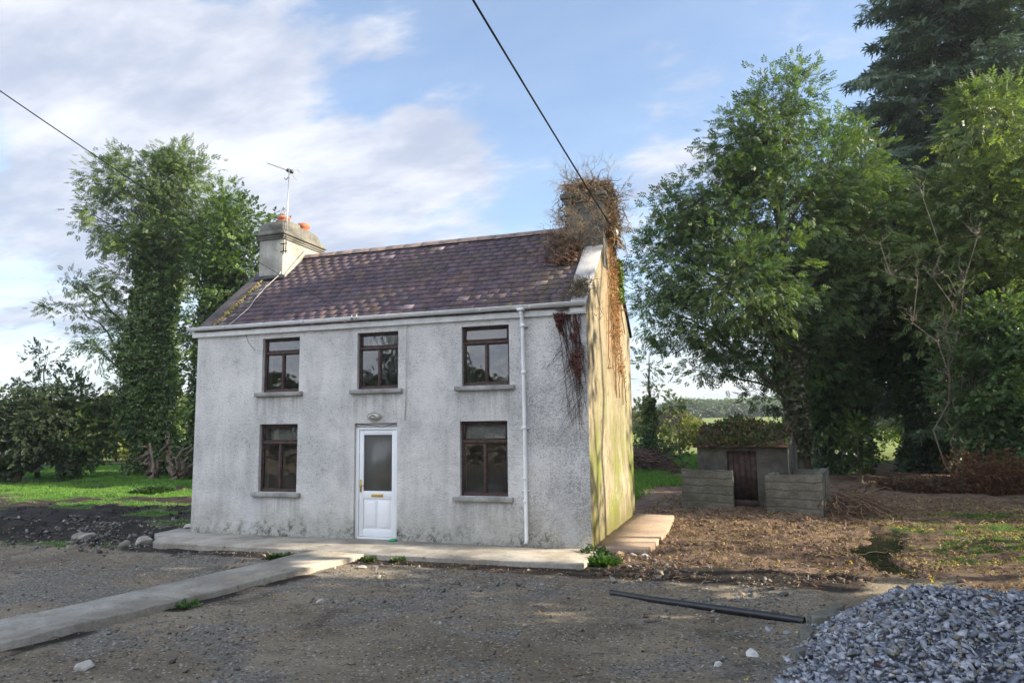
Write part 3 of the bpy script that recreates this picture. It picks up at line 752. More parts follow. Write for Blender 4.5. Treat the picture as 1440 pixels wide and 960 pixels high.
# fascia, gutter, downpipe
mb = MB(); mb.box(-.1, HW - .0, -.062, -.022, HH - .11, HH + .055); mb.box(-.1, HW, -.024, .02, HH - .11, HH - .085); mb.box(7.9, HW + .012, -.075, -.062, HH - .09, HH + .06)
mb.build('fascia', M_FASCIA, house, bevel=.004)
mb = MB(); R0 = .056; cy, cz = -.127, HH + .075
seg = 10; V = []; 
def gprof(r): return [(cy + r * cos(pi + pi * k / seg), cz + r * sin(pi + pi * k / seg)) for k in range(seg + 1)]
outer = gprof(R0); inner = gprof(R0 - .006)[::-1]; prof = outer + inner
mb.prism(prof, -.14, HW + .02, M=lambda q: (q[2], q[0], q[1]))
for xe in (-.146, HW + .02): mb.prism(gprof(R0 + .004), xe, xe + .008, M=lambda q: (q[2], q[0], q[1]))
for xc in np.arange(.75, 8, .92): mb.prism(gprof(R0 + .005) + gprof(R0)[::-1], xc, xc + .05, M=lambda q: (q[2], q[0], q[1]))
mb.tube([(-.14, cy - R0, cz), (HW + .02, cy - R0, cz)], .008, 6)
gut = mb.build('gutter', M_WHITE, house)
mb = MB(); px_ = 7.04
mb.box(px_ - .06, px_ + .06, cy - .065, cy + .065, cz - .085, cz - .045)
mb.tube([(px_, cy, cz - .06), (px_, cy, cz - .14), (px_, -.075, cz - .24), (px_, -.06, cz - .34), (px_ + .015, -.07, 2.2), (px_ + .02, -.07, .12), (px_ + .02, -.10, .05)], .034, 12)
for z in (3.72, 2.9, 1.95, 1.1, .72): mb.tube([(px_ + .01, -.066, z), (px_ + .01, -.066, z + .06)], .041, 12)
for z in (3.72, 1.95, .9): mb.box(px_ - .06, px_ + .08, -.045, -.005, z + .01, z + .035)
mb.build('downpipe', M_WHITE, house, smooth=False)

# left chimney
def chimney(x0, x1, y0, y1, zb, ztop, cap_prof, mat, capmat, lab):
    mb = MB(); mb.box(x0, x1, y0, y1, zb, ztop); ch = mb.build('chimney', mat, house, bevel=.012); ch['label'] = lab
    mb = MB(); o1, o2 = .05, .09
    mb.box(x0 - .03, x1 + .03, y0 - .03, y1 + .03, ztop - .10, ztop - .055); mb.box(x0 - o1, x1 + o1, y0 - o1, y1 + o1, ztop - .054, ztop - .0)
    mb.box(x0 - o2, x1 + o2, y0 - o2, y1 + o2, ztop + .001, ztop + .065); mb.box(x0 - .035, x1 + .035, y0 - .035, y1 + .035, ztop + .066, ztop + .12)
    cp = mb.build('cornice', capmat, ch, bevel=.01)
    mb = MB(); mb.prism([(p[0], p[1]) for p in cap_prof], x0 + .0, x1 + .0, M=lambda q: (q[2], q[0], q[1])); mb.build('capping', capmat, ch, bevel=.02)
    return ch
chL = chimney(.20, .84, 1.58, 3.12, 5.0, 6.42, [(1.56, 6.541), (1.56, 6.70), (1.70, 6.715), (1.72, 6.80), (2.2, 6.81), (2.24, 6.74), (2.62, 6.76), (2.9, 6.72), (3.05, 6.64), (3.12, 6.541)], M_CHIM, M_CAP,
               'rendered chimney with two terracotta pots')
def pot(cx, cy_, z, h, r=.12):
    mb = MB(); mb.lathe([(r * .86, z - .05), (r * .88, z + h * .35), (r * .92, z + h * .62), (r * 1.12, z + h * .7), (r * 1.14, z + h * .9), (r * 1.0, z + h), (r * .8, z + h), (r * .72, z + h * .6), (r * .7, z)], cx, cy_, 24)
    return mb.build('chimney_pot', M_TERRA, chL, smooth=True)
p1 = pot(.50, 2.03, 6.80, .19, .135); p2 = pot(.52, 2.80, 6.73, .29, .135)
mb = MB()   # wire cone guard on first pot
for k in range(12):
    an = 2 * pi * k / 12; mb.tube([(.50 + .12 * cos(an), 2.03 + .12 * sin(an), 6.965), (.50 + .012 * cos(an), 2.03 + .012 * sin(an), 7.23)], .0045, 4)
for z, r in ((7.0, .108), (7.06, .082), (7.12, .055)):
    mb.tube([(.50 + r * cos(q), 2.03 + r * sin(q), z) for q in np.linspace(0, 2 * pi, 17)], .004, 4)
mb.lathe([(.02, 7.19), (.022, 7.24), (.002, 7.26)], .5, 2.03, 8)
g_o = mb.build('wire_guard', M_METAL, house); g_o.parent = p1
# mortar flaunching where chimney meets roof
mb = MB(); mb.prism([(1.62, 5.50), (1.58, 5.38), (2.36, 6.08), (2.36, 6.22)], .842, .90, M=lambda q: (q[2], q[0], q[1])); mb.build('flashing', M_CHIM, chL)
mb = MB(); mb.box(.14, .90, 1.50, 1.579, 5.36, 5.47); mb.build('flashing', M_BLACK, chL)

# right chimney (overgrown)
chR = chimney(7.42, HW + .012, 1.74, 3.02, 5.1, 6.52, [(1.80, 6.641), (1.82, 6.72), (2.1, 6.78), (2.7, 6.76), (2.95, 6.641)], M_CAP, M_CAP, 'rendered chimney hidden in dead creeper')

# ---------------- small fittings: own things
def lathe_x(mb, prof, cx, cy_, cz_, seg=20):
    V = []; m = len(prof)
    for r, yy in prof:
        for k in range(seg): a_ = 2 * pi * k / seg; V.append((cx + r[0] * cos(a_), cy_ + yy, cz_ + r[1] * sin(a_)))
    mb.add(V, [(i * seg + k, (i + 1) * seg + k, (i + 1) * seg + (k + 1) % seg, i * seg + (k + 1) % seg) for i in range(m - 1) for k in range(seg)] + [tuple(range((m - 1) * seg, m * seg))])
lamp = thing('bulkhead_lamp', 'small cream oval bulkhead lamp fixed on the wall above the white door', 'lamp', (4.125, -.02, 2.2))
mb = MB(); lathe_x(mb, [((.15, .075), .03), ((.15, .075), -.03), ((.14, .068), -.045)], 4.125, 0, 2.225); mb.build('lamp_housing', M_CREAM, lamp)
mb = MB(); lathe_x(mb, [((.115, .05), -.045), ((.105, .045), -.075), ((.06, .025), -.09)], 4.125, 0, 2.225); mb.build('lamp_lens', simple('lens', (.6, .6, .55), .2, .1, 30, .2), lamp, smooth=True)

def wire(name, pts, r, mat, lab, cat='cable', group=None):
    mb = MB(); mb.tube(pts, r, 6); o = mb.build(name, mat); rebase(o, pts[0]); tag(o, lab, cat, group); return o
def quad3(p0, p1, p2, n=24):
    """curve through p0,p1,p2 (t=0,.5,1)"""
    p0, p1, p2 = map(np.array, (p0, p1, p2)); c = 2 * p1 - (p0 + p2) / 2; return [(1 - t) ** 2 * p0 + 2 * t * (1 - t) * c + t * t * p2 for t in np.linspace(0, 1, n)]
q = at(0, 128, 5.38); E0 = np.array([3.78, -.2, 4.09])
far_ = np.array([7.95, -21, 7.0])
dirq = q - E0; 
# wire passing through q on its way to the pole
def through(p0, q, p2, n=40):
    s = np.linalg.norm((q - p0)[:2]) / np.linalg.norm((p2 - p0)[:2]); out = []
    zc = (q[2] - (1 - s) * p0[2] - s * p2[2]) / (s * (1 - s)); xc = (q[0] - (1 - s) * p0[0] - s * p2[0]) / (s * (1 - s)); yc = (q[1] - (1 - s) * p0[1] - s * p2[1]) / (s * (1 - s))
    for t in np.linspace(0, 1, n): out.append((1 - t) * p0 + t * p2 + t * (1 - t) * np.array([xc, yc, zc]))
    return out
wire('overhead_wire', through(E0, q, far_), .0045, M_CABLE, 'thin black wire rising leftwards out of the picture from the gutter', 'wire', 'overhead wires to the house')
q2 = at(665, 0, 7.3)
wire('overhead_wire', through(np.array([8.3, 2.2, 5.92]), q2, np.array([8.15, -21, 7.55])), .014, M_CABLE, 'thick black wire crossing the sky down to the overgrown right chimney', 'wire', 'overhead wires to the house')
wire('rooftop_cable', [(.83, 1.55, 5.55), (.80, 1.50, 5.45), tuple(onroof(.72, 1.6, .07)), tuple(onroof(.74, 1.1, .05)), tuple(onroof(.82, .75, .05)), tuple(onroof(.78, .3, .045)), tuple(onroof(.74, -.08, .05))], .007, M_CABLEW,
     'pale cable lying down the slates below the left chimney')
wire('wall_cable', [(4.78, -.03, 3.98), (4.775, -.032, 3.4), (4.78, -.03, 2.7), (4.76, -.034, 2.14)], .008, M_CABLEW, 'pale cable running down the wall between the middle and right windows')
wire('door_cable', [(4.55, .0, 2.1), (4.45, -.02, 2.06), (4.3, -.02, 2.03), (4.1, -.01, 2.06), (3.78, .0, 2.09)], .006, M_CABLE, 'black cable sagging under the lintel of the white door')
wire('loose_cable', [(1.22, -.06, 3.93), (1.27, -.035, 3.75), (1.4, -.03, 3.62), (1.45, -.035, 3.57)], .005, M_CABLE, 'short loose cable end hanging below the gutter near the upper left window')
# gutter wire bracket
mb = MB(); mb.box(3.70, 3.86, -.20, -.188, 4.03, 4.06); mb.box(3.72, 3.735, -.215, -.186, 4.03, 4.13); mb.box(3.825, 3.84, -.215, -.186, 4.03, 4.13); o = mb.build('wire_bracket', M_METAL); rebase(o, (3.78, -.19, 4.03)); tag(o, 'small metal bracket holding the wire on the gutter', 'bracket')
# gable insulator
ins = thing('wall_insulator', 'white and black wire fitting on the overgrown right chimney stack', 'wire fitting', (8.17, 2.3, 5.9))
mb = MB(); mb.tube([(8.17, 2.3, 5.9), (8.36, 2.26, 5.9)], [.07, .06], 12); mb.build('insulator', M_WHITE, ins)
mb = MB(); mb.tube([(8.30, 2.2, 5.88), (8.30, 2.06, 5.86)], [.055, .05], 12); mb.build('clamp', M_BLACK, ins)

# aerial
aer = thing('tv_aerial', 'thin television aerial on a mast strapped to the left chimney', 'aerial', (.87, 1.62, 5.95))
mb = MB(); mb.tube([(.90, 1.60, 5.98), (.90, 1.62, 6.9), (.915, 1.64, 8.0)], .014, 8); mb.build('mast', M_METAL, aer)
mb = MB()
mb.tube([(.78, 1.57, 6.02), (.96, 1.57, 6.02)], .011, 6); mb.tube([(.78, 1.57, 6.2), (.96, 1.57, 6.2)], .011, 6); mb.box(.865, .88, 1.565, 1.575, 6.0, 6.22)
mb.build('mast_bracket', M_BLACK, aer)
b0 = np.array([.95, 1.68, 7.92]); b1 = b0 + (at(370, 235, 13.6) - at(412, 250, 13.6)) * 1.0
bd = nrm(b1 - b0); bl = np.linalg.norm(b1 - b0); sidev = nrm(np.cross(bd, (0, 0, 1))); upv = np.cross(sidev, bd)
mb = MB(); mb.tube([b0 + bd * -.12, b1], .008, 6); mb.build('boom', M_METAL, aer)
mb = MB()
for i in range(11):
    t_ = .12 + i * (bl - .12) / 10.5; c0 = b0 + bd * t_; L_ = .085 - .002 * i
    mb.tube([c0 - sidev * L_, c0 + sidev * L_], .006, 5); 
for k in (-1, 1): mb.tube([b0 - bd * .1 + upv * .1 * k, b0 + upv * .04 * k + bd * .05], .006, 5); mb.tube([b0 - bd * .1 + upv * .1 * k - sidev * .2, b0 - bd * .1 + upv * .1 * k + sidev * .2], .006, 5)
mb.build('elements', simple('alu', (.6, .6, .6), .35, .1, 9, 0, .4), aer)
mb = MB(); mb.box(-.09, .07, -.03, .03, -.035, .03, M=lambda p_: b0 + bd * (.05 + p_[0]) + sidev * p_[1] + upv * p_[2]); mb.tube([(.915, 1.64, 7.80), (.84, 1.62, 7.72), (.78, 1.63, 7.78)], .01, 6); mb.build('junction_box', M_BLACK, aer)
# cable from chimney to mast
# utility pole behind the camera
pole = thing('utility_pole', 'wooden utility pole carrying the house wires', 'pole', (8.05, -21.2, -.1))
mb = MB(); mb.tube([(8.05, -21.2, -.1), (8.05, -21.2, 8.3)], [.14, .10], 12); mb.build('post', M_POLE, pole)
mb = MB(); mb.box(7.5, 8.6, -21.08, -20.98, 7.1, 7.2); mb.build('crossarm', M_POLE, pole)

# green lid by the door
mb = MB(); mb.lathe([(.0, .045), (.05, .04), (.075, .025), (.08, .004), (.0, .002)], 4.56, -.08, 16); o = mb.build('plastic_lid', M_GREEN, smooth=True); rebase(o, (4.56, -.08, .002)); tag(o, 'small green plastic lid on the ground at the foot of the white door', 'lid')

# black pipe on the ground
def zg1(x, y): return float(gh(np.array([x]), np.array([y]))[0])
pts = [(8.95, -2.62), (9.5, -2.80), (10.1, -2.98), (10.65, -3.14), (11.15, -3.34)]
P3 = [(x, y, max(zg1(x, y), -.1) + .022) for x, y in pts]
mb = MB(); mb.tube(P3, .042, 16, caps=False); mb.tube(P3, .036, 16, caps=False)
o = mb.build('drain_pipe', M_BLACK, smooth=True); rebase(o, P3[0]); tag(o, 'length of black plastic pipe lying on the bare ground before the grey stone heap', 'pipe')

# ================================================================== OUTHOUSE
HO = np.array([8.43, 6.39, -.08]); hu = np.array([.985, -.17, 0]); hv = np.array([.17, .985, 0])
def HM(p): return HO + hu * p[0] + hv * p[1] + np.array([0, 0, p[2] + .08])
hut = thing('outhouse', 'small squat concrete outhouse with dark door and overgrown roof under the ash tree', 'shed', HM((1.9, 1.2, -.08)))
def rough_box(mb, x0, x1, y0, y1, z0, z1, seed=0, step=.12, amp=.015, topwave=0, M=HM):
    """subdivided box whose faces are uneven"""
    def noise3(p): 
        x, y, z = p; return np.array([fbm([x * 3 + seed], [z * 3 + y * 3])[0] - .5, fbm([x * 3 + 9 + seed], [z * 3 + y])[0] - .5, fbm([x * 3], [y * 3 + z + seed])[0] - .5]) * amp * 2
    def face(o_, e1, e2, n1, n2):
        V = []; 
        for j in range(n2 + 1):
            for i in range(n1 + 1):
                p = np.array(o_) + np.array(e1) * i / n1 + np.array(e2) * j / n2; q_ = p + noise3(p)
                if topwave and p[2] > z1 - .01: q_[2] += topwave * (fbm([p[0] * 1.2 + seed], [seed])[0] - .5)
                V.append(M(q_))
        mb.add(V, [(j * (n1 + 1) + i, j * (n1 + 1) + i + 1, (j + 1) * (n1 + 1) + i + 1, (j + 1) * (n1 + 1) + i) for j in range(n2) for i in range(n1)])
    a_, b_, c2 = [max(1, int(q_ / step)) for q_ in (x1 - x0, y1 - y0, z1 - z0)]
    X_, Y_, Z_ = (x1 - x0, 0, 0), (0, y1 - y0, 0), (0, 0, z1 - z0)
    face((x0, y0, z0), X_, Z_, a_, c2); face((x1, y1, z0), (x0 - x1, 0, 0), Z_, a_, c2); face((x1, y0, z0), Y_, Z_, b_, c2)
    face((x0, y1, z0), (0, y0 - y1, 0), Z_, b_, c2); face((x0, y0, z1), X_, Y_, a_, b_)
UA, UB, VA, VB, VR = .78, 2.99, 1.2, 3.2, 2.2
mb = MB()
for (x0, x1, z0, z1) in ((UA, 1.53, -.2, 1.42), (2.25, UB, -.2, 1.42), (1.53, 2.25, 1.31, 1.42)): rough_box(mb, x0, x1, VA, VA + .16, z0, z1, 1, .15, .006)
rough_box(mb, UA, UA + .15, VA + .162, VB, -.2, 1.42, 2); rough_box(mb, UB - .15, UB, VA + .162, VB, -.2, 1.42, 3); rough_box(mb, UA + .152, UB - .152, VB - .15, VB, -.2, 1.42, 4)
for x0, x1 in ((UA, UA + .15), (UB - .15, UB)): mb.prism([(VA, 1.421), (VB, 1.421), (VR, 1.88)], x0, x1, M=lambda q_: HM((q_[2], q_[0], q_[1])))
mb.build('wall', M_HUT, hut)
mb = MB()
for s in (0, 1):
    yb, zb_ = (VA - .10, 1.40) if s == 0 else (VB + .1, 1.40)
    mb.prism([(yb, zb_), (VR, 1.90), (VR, 1.95), (yb, zb_ + .05)], UA - .06, UB + .04, M=lambda q_: HM((q_[2], q_[0], q_[1])))
mb.build('roof', simple('hut_roof', (.085, .05, .04), .9, .4, 5, .6), hut)
mb = MB()
for i in range(5):
    x0 = 1.535 + i * .142; mb.box(x0, x0 + .137, VA + .06 + .004 * (i % 2), VA + .10, .10, 1.30, M=HM)
mb.box(1.52, 2.27, VA - .02, VA + .059, -.1, .095, M=HM)
dd_ = mb.build('door', M_HDOOR, hut); dd_['label'] = 'dark brown boarded door'
mb = MB(); mb.box(1.74, 1.82, VA + .045, VA + .058, .53, .57, M=HM); mb.box(1.85, 1.93, VA + .045, VA + .058, .53, .57, M=HM); mb.box(1.96, 1.975, VA + .045, VA + .058, .525, .57, M=HM); mb.build('latch_plate', M_WHITE, dd_)
# yard walls
def ywall(x0, x1, y0, y1, z1, sd_, lab):
    mb = MB(); rough_box(mb, x0, x1, y0, y1, -.25, z1, sd_, .06, .022, .10)
    o = mb.build('yard_wall', M_YARDW); b_ = HM(((x0 + x1) / 2, (y0 + y1) / 2, -.08)); rebase(o, b_); tag(o, lab, 'wall', 'low board-marked concrete walls in front of the outhouse')
ywall(.50, 1.76, .6, .74, .87, 11, 'low concrete wall in front of the outhouse, left of its door')
ywall(2.62, 3.82, 0, .14, .84, 12, 'low concrete wall in front of the outhouse, right of its door')
ywall(3.68, 3.82, .142, 2.2, .86, 13, 'low concrete side wall running back at the right end of the outhouse yard')
ywall(3.0, 3.678, 2.06, 2.2, .86, 14, 'low concrete rear wall of the outhouse yard, beside the ash trunk')
ywall(.50, .64, .742, 1.3, .80, 15, 'short concrete side wall at the left end of the outhouse yard')
ywall(2.62, 2.76, .142, 1.19, .80, 16, 'short concrete wall running back to the outhouse just right of its door')

# ================================================================== PLANTS
def rdirs(n, rng): v = rng.normal(size=(n, 3)); return v / np.linalg.norm(v, axis=1, keepdims=True)
def spray_template(kind):
    """returns list of quads (k,4,3) in local frame: x = along rachis, y = side, z = normal"""
    Q = []
    def leaf(o_, d, L, wd, lift=0):
        o_ = np.array(o_, float); d = nrm(d); s = nrm(np.cross((0, 0, 1), d)); m = o_ + d * L * .45 + np.array([0, 0, lift])
        Q.append([o_, m + s * wd / 2, o_ + d * L + np.array([0, 0, -lift]), m - s * wd / 2])
    if kind == 'ash':
        leaf((.20, 0, 0), (1, 0, -.25), .13, .055)
        for i, x in enumerate((.05, .11, .17)):
            for s in (1, -1): leaf((x, 0, 0), (.55, s, -.3), .12, .05, .004)
    elif kind == 'broad':
        for i, (x, s) in enumerate(((0, .7), (.03, -.8), (.08, .5), (.11, -.4), (.14, 0))): leaf((x, 0, 0), (1, s, .2 * (-1) ** i), .10, .075, .008)
    elif kind == 'ivy':
        leaf((0, 0, 0), (1, .1, -.5), .11, .11, .01); leaf((-.03, .05, .01), (.6, .9, -.4), .09, .09, .01); leaf((.0, -.06, 0), (.5, -.9, -.6), .09, .10, .01)
    elif kind == 'needle':
        leaf((0, 0, 0), (1, 0, -.15), .34, .05)
        for x, s in ((.03, 1), (.09, -1), (.15, 1), (.2, -1), (.05, -1), (.13, 1.)): leaf((x, 0, 0), (.8, s * .75, -.3), .19, .035)
    elif kind == 'big':
        leaf((0, 0, 0), (1, .2, -.3), .30, .20, .02); leaf((.05, .1, 0), (.3, 1, -.2), .26, .18, .02); leaf((.05, -.1, 0), (.3, -1, -.3), .26, .18, .02)
    return np.array(Q)
TPL = {k: spray_template(k) for k in ('ash', 'broad', 'ivy', 'needle', 'big')}
def foliage(P, D, kind, scale, cols, rng, cvar=.25):
    """P positions, D main directions. returns V, F, C"""
    T = TPL[kind]; n = len(P); K = len(T)
    D = D / (np.linalg.norm(D, axis=1, keepdims=True) + 1e-9)
    R = rng.normal(size=(n, 3)); R[:, 2] = np.abs(R[:, 2]) + .6   # leaf normals mostly upward
    S = np.cross(R, D); S /= np.linalg.norm(S, axis=1, keepdims=True) + 1e-9; N = np.cross(D, S)
    sc = scale * rng.uniform(.7, 1.3, n)
    V = P[:, None, None] + (T[None, :, :, 0:1] * D[:, None, None] + T[None, :, :, 1:2] * S[:, None, None] + T[None, :, :, 2:3] * N[:, None, None]) * sc[:, None, None, None]
    V = V.reshape(-1, 3); F = np.arange(len(V)).reshape(-1, 4)
    C = cols * rng.uniform(1 - cvar, 1 + cvar, (n, 1)); C = np.repeat(C, K, 0) * rng.uniform(.85, 1.15, (n * K, 1))
    return V, F, np.clip(C, 0, 1)
class Acc:
    def __init__(s): s.V = []; s.F = []; s.C = []; s.n = 0
    def add(s, V, F, C):
        s.V.append(V); s.F.append(F + s.n); s.C.append(C); s.n += len(V)
    def build(s, name, mat, parent=None, smooth=False):
        if not s.V: return None
        return link_mesh(name, np.concatenate(s.V), [np.concatenate(s.F)], mat, parent, {'col': ('FACE', np.concatenate(s.C))}, smooth)
def const(n, c): return np.tile(np.array(c, float), (n, 1))
def curve_pts(p0, p1, bend, n, rng, jit=.06):
    p0, p1 = np.array(p0, float), np.array(p1, float); L = np.linalg.norm(p1 - p0); mid = (p0 + p1) / 2 + np.array(bend) * L
    t = np.linspace(0, 1, n)[:, None]; c = (1 - t) ** 2 * p0 + 2 * t * (1 - t) * mid + t * t * p1
    j = rng.normal(0, jit * L / n, c.shape); j[0] = 0; return c + j

def tree(name, label, cat, base, top, r0, lobes, kind, colA, colB, dens, seed, ivy=None, group=None, scale=1., clump_r=.42, barkm=None, first=.25, sprays=26, bare=0, kind2=None, fill=.35, inner=None):
    """base, top: trunk ends. lobes: list (centre, (rx, ry, rz), weight). dens: clumps per m^2 of lobe surface"""
    rng = np.random.default_rng(seed); base = np.array(base, float); top = np.array(top, float)
    root = thing(name, label, cat, base, group)
    H = np.linalg.norm(top - base)
    tr = curve_pts(base, top, (rng.normal(0, .04), rng.normal(0, .04), 0), 14, rng, .12)
    rad = r0 * (1 - np.linspace(0, 1, 14) ** .9 * .9); rad[0] *= 1.35
    mb = MB(); mb.tube(tr, list(rad), 10)
    TP, TR = [], []; A = Acc()
    K2 = 5; twP = []; twR = []
    for (c, rr, wt) in lobes:
        c = np.array(c, float); rr = np.array(rr, float)
        hd = np.linalg.norm((c - base)[:2]); zt = np.clip(c[2] - .55 * hd - .25 * rr[2], base[2] + first * H, base[2] + .92 * H)
        k = int(np.clip((zt - base[2]) / (top[2] - base[2]) * 13, 1, 12))
        lr = max(.03, min(rad[k] * .6, .03 + .045 * rr.mean() ** 1.2))
        lp = curve_pts(tr[k], c + rng.normal(0, .15, 3) * rr, (0, 0, rng.uniform(-.02, .12)), 9, rng, .15)
        mb.tube(lp, list(np.linspace(lr, lr * .22, 9)), 7)
        area = 4 * pi * ((rr[0] * rr[1]) ** 1.6 / 3 + (rr[0] * rr[2]) ** 1.6 / 3 + (rr[1] * rr[2]) ** 1.6 / 3) ** (1 / 1.6)
        nc = max(4, int(area * dens * wt))
        d = rdirs(nc, rng); rd = np.where(rng.random(nc) < fill, rng.uniform(.3, .8, nc), rng.uniform(.78, 1.08, nc) + (rng.random(nc) < .16) * rng.uniform(0, .22, nc))
        cp = c + d * rr * rd[:, None]
        keep = cp[:, 2] > base[2] + .4
        cp, d = cp[keep], d[keep]
        # twig from limb to clump
        near = np.argmin(np.linalg.norm(cp[:, None] - lp[None, 3:], axis=2), axis=1) + 3
        st = lp[near]; t = np.linspace(0, 1, K2)[None, :, None]
        mid = (st + cp) / 2 + rng.normal(0, .12, cp.shape) * np.linalg.norm(cp - st, axis=1)[:, None] + np.array([0, 0, .08]) * np.linalg.norm(cp - st, axis=1)[:, None]
        cv = (1 - t) ** 2 * st[:, None] + 2 * t * (1 - t) * mid[:, None] + t * t * cp[:, None]
        twP.append(cv); Lr = np.clip(np.linalg.norm(cp - st, axis=1) * .010, .008, .05)
        twR.append(Lr[:, None] * np.linspace(1, .25, K2)[None])
        nb = rng.random(len(cp)) >= bare; cp2, d2 = cp[nb], d[nb]
        ns = sprays; cs = clump_r * rng.uniform(.55, 1.35, len(cp2))
        off = rng.normal(size=(len(cp2), ns, 3)) * cs[:, None, None] * np.array([.62, .62, .42]) 
        P = (cp2[:, None] + off).reshape(-1, 3)
        D = (d2[:, None] * .7 + off / cs[:, None, None] * .6 + np.array([0, 0, -.25]) + rng.normal(0, .35, off.shape)).reshape(-1, 3)
        mixv = np.clip(rng.normal(.45, .38, len(cp2)), 0, 1.25)[:, None]
        cc = np.array(colA) * (1 - mixv) + np.array(colB) * mixv
        A.add(*foliage(P, D, kind, scale, np.repeat(cc, ns, 0), rng))
    V, F = tubes(np.concatenate(twP), np.concatenate(twR), 4)
    Vt = np.concatenate(mb.v); base_n = len(Vt); fs = [np.array(mb.f[k]) for k in mb.f]
    link_mesh('trunk', np.concatenate([Vt, V]), fs + [F + base_n], barkm or M_BARK, root, None, True)
    A.build('crown', {'needle': M_NEEDLE, 'ivy': M_IVY}.get(kind, M_LEAF), root)
    if ivy:
        (k0, k1, thick, n, ic) = ivy; B = Acc()
        t = rng.uniform(k0, k1, n) ** 1.0; fi = t * 13; i0 = np.clip(fi.astype(int), 0, 12); fr_ = (fi - i0)[:, None]
        c = tr[i0] * (1 - fr_) + tr[i0 + 1] * fr_
        an = rng.uniform(0, 2 * pi, n); bulge = .55 + .75 * fbm(an * 1.3, t * 9, seed, 3)
        rr_ = thick * bulge * rng.uniform(.55, 1.08, n) * (1.05 - .4 * t)
        out = np.stack([np.cos(an), np.sin(an), np.zeros(n)], -1)
        P = c + out * rr_[:, None] + rng.normal(0, .05, (n, 3)); D = out * .7 + np.array([0, 0, -.5]) + rng.normal(0, .45, (n, 3))
        B.add(*foliage(P, D, 'ivy', 1.15, const(n, ic) * np.where(rng.random((n, 1)) < .2, 1.7, 1.), rng, .35)); B.build('ivy', M_IVY, root)
    return root
def L(u, v, ru, rv, d, w_=1., dz=0, rd=None):
    s = d / FPX; return (at(u, v, d + dz), (ru * s, (rd if rd else (ru + rv) / 2 * s), rv * s), w_)
def gb(u, v):   # ground point under a pixel
    d = pray(u, v); t = (-.0 - CAM[2]) / d[2]; return CAM + d * t
def base_at(u, d): 
    r = pray(u, 600); q_ = CAM + r * d; return np.array([q_[0], q_[1], zg1(q_[0], q_[1]) - .05])

ASH_A, ASH_B = (.050, .095, .038), (.13, .19, .06)
# --- big ash behind the outhouse
d1 = 25.
tree('ash_tree', 'large leafy ash tree standing right behind the concrete outhouse', 'tree', base_at(1122, d1), at(1095, 190, d1), .36,
     [L(1085, 190, 52, 75, d1, 1), L(1040, 215, 40, 60, d1), L(1125, 150, 30, 60, d1, .8), L(1010, 290, 80, 70, d1), L(940, 290, 40, 40, d1, .7), L(1120, 290, 90, 85, d1), L(1175, 240, 50, 70, d1 + 2),
      L(955, 365, 62, 60, d1), L(1040, 390, 90, 70, d1 - 1.5), L(925, 430, 36, 50, d1, .8), L(1000, 460, 70, 50, d1), L(1120, 400, 90, 80, d1 + 1), L(1070, 490, 65, 45, d1, .8), L(1200, 330, 60, 70, d1 + 1.5),
      L(1130, 500, 55, 40, d1 + 1, .8), L(1240, 300, 60, 70, d1 + 5, .9), L(1170, 560, 40, 30, d1 + 2, .8), L(980, 520, 30, 18, d1, .6), L(1080, 560, 40, 20, d1 + 1, .5), L(1215, 240, 45, 60, d1 + 3, .8)],
     'ash', ASH_A, ASH_B, 1.95, 101, ivy=(.06, .45, .42, 2600, (.07, .075, .035)), clump_r=.46, sprays=24, scale=1.0)
# --- dark ivy trunk right of the outhouse
d4 = 27.
tree('ivy_clad_tree', 'dark ivy clad tree standing between the ash and the bright gap in the trees', 'tree', base_at(1180, d4), at(1190, 330, d4), .4,
     [L(1185, 520, 38, 60, d4), L(1170, 430, 60, 60, d4 + 1), L(1230, 470, 55, 50, d4 + 1), L(1250, 400, 60, 50, d4), L(1165, 590, 28, 40, d4), L(1235, 320, 60, 60, d4 + 2), L(1290, 330, 50, 50, d4 + 2), L(1270, 440, 50, 40, d4 + 1)],
     'broad', (.030, .060, .022), (.065, .11, .032), 2.0, 102, ivy=(.0, .7, 1.0, 7000, (.032, .06, .02)), clump_r=.45, sprays=26, scale=1.1, barkm=M_BARKD)
# --- bright tree far behind, glowing through the gap
d6 = 40.
tree('sycamore_tree', 'bright yellow green tree glimpsed through the dark crowns behind the ash', 'tree', base_at(1150, d6), at(1150, 350, d6), .3,
     [L(1160, 420, 55, 70, d6), L(1150, 520, 50, 60, d6), L(1210, 350, 40, 40, d6), L(1225, 620, 40, 22, d6, .4)],
     'broad', (.12, .20, .03), (.20, .28, .04), 1.6, 103, clump_r=.6, sprays=22, scale=1.7)
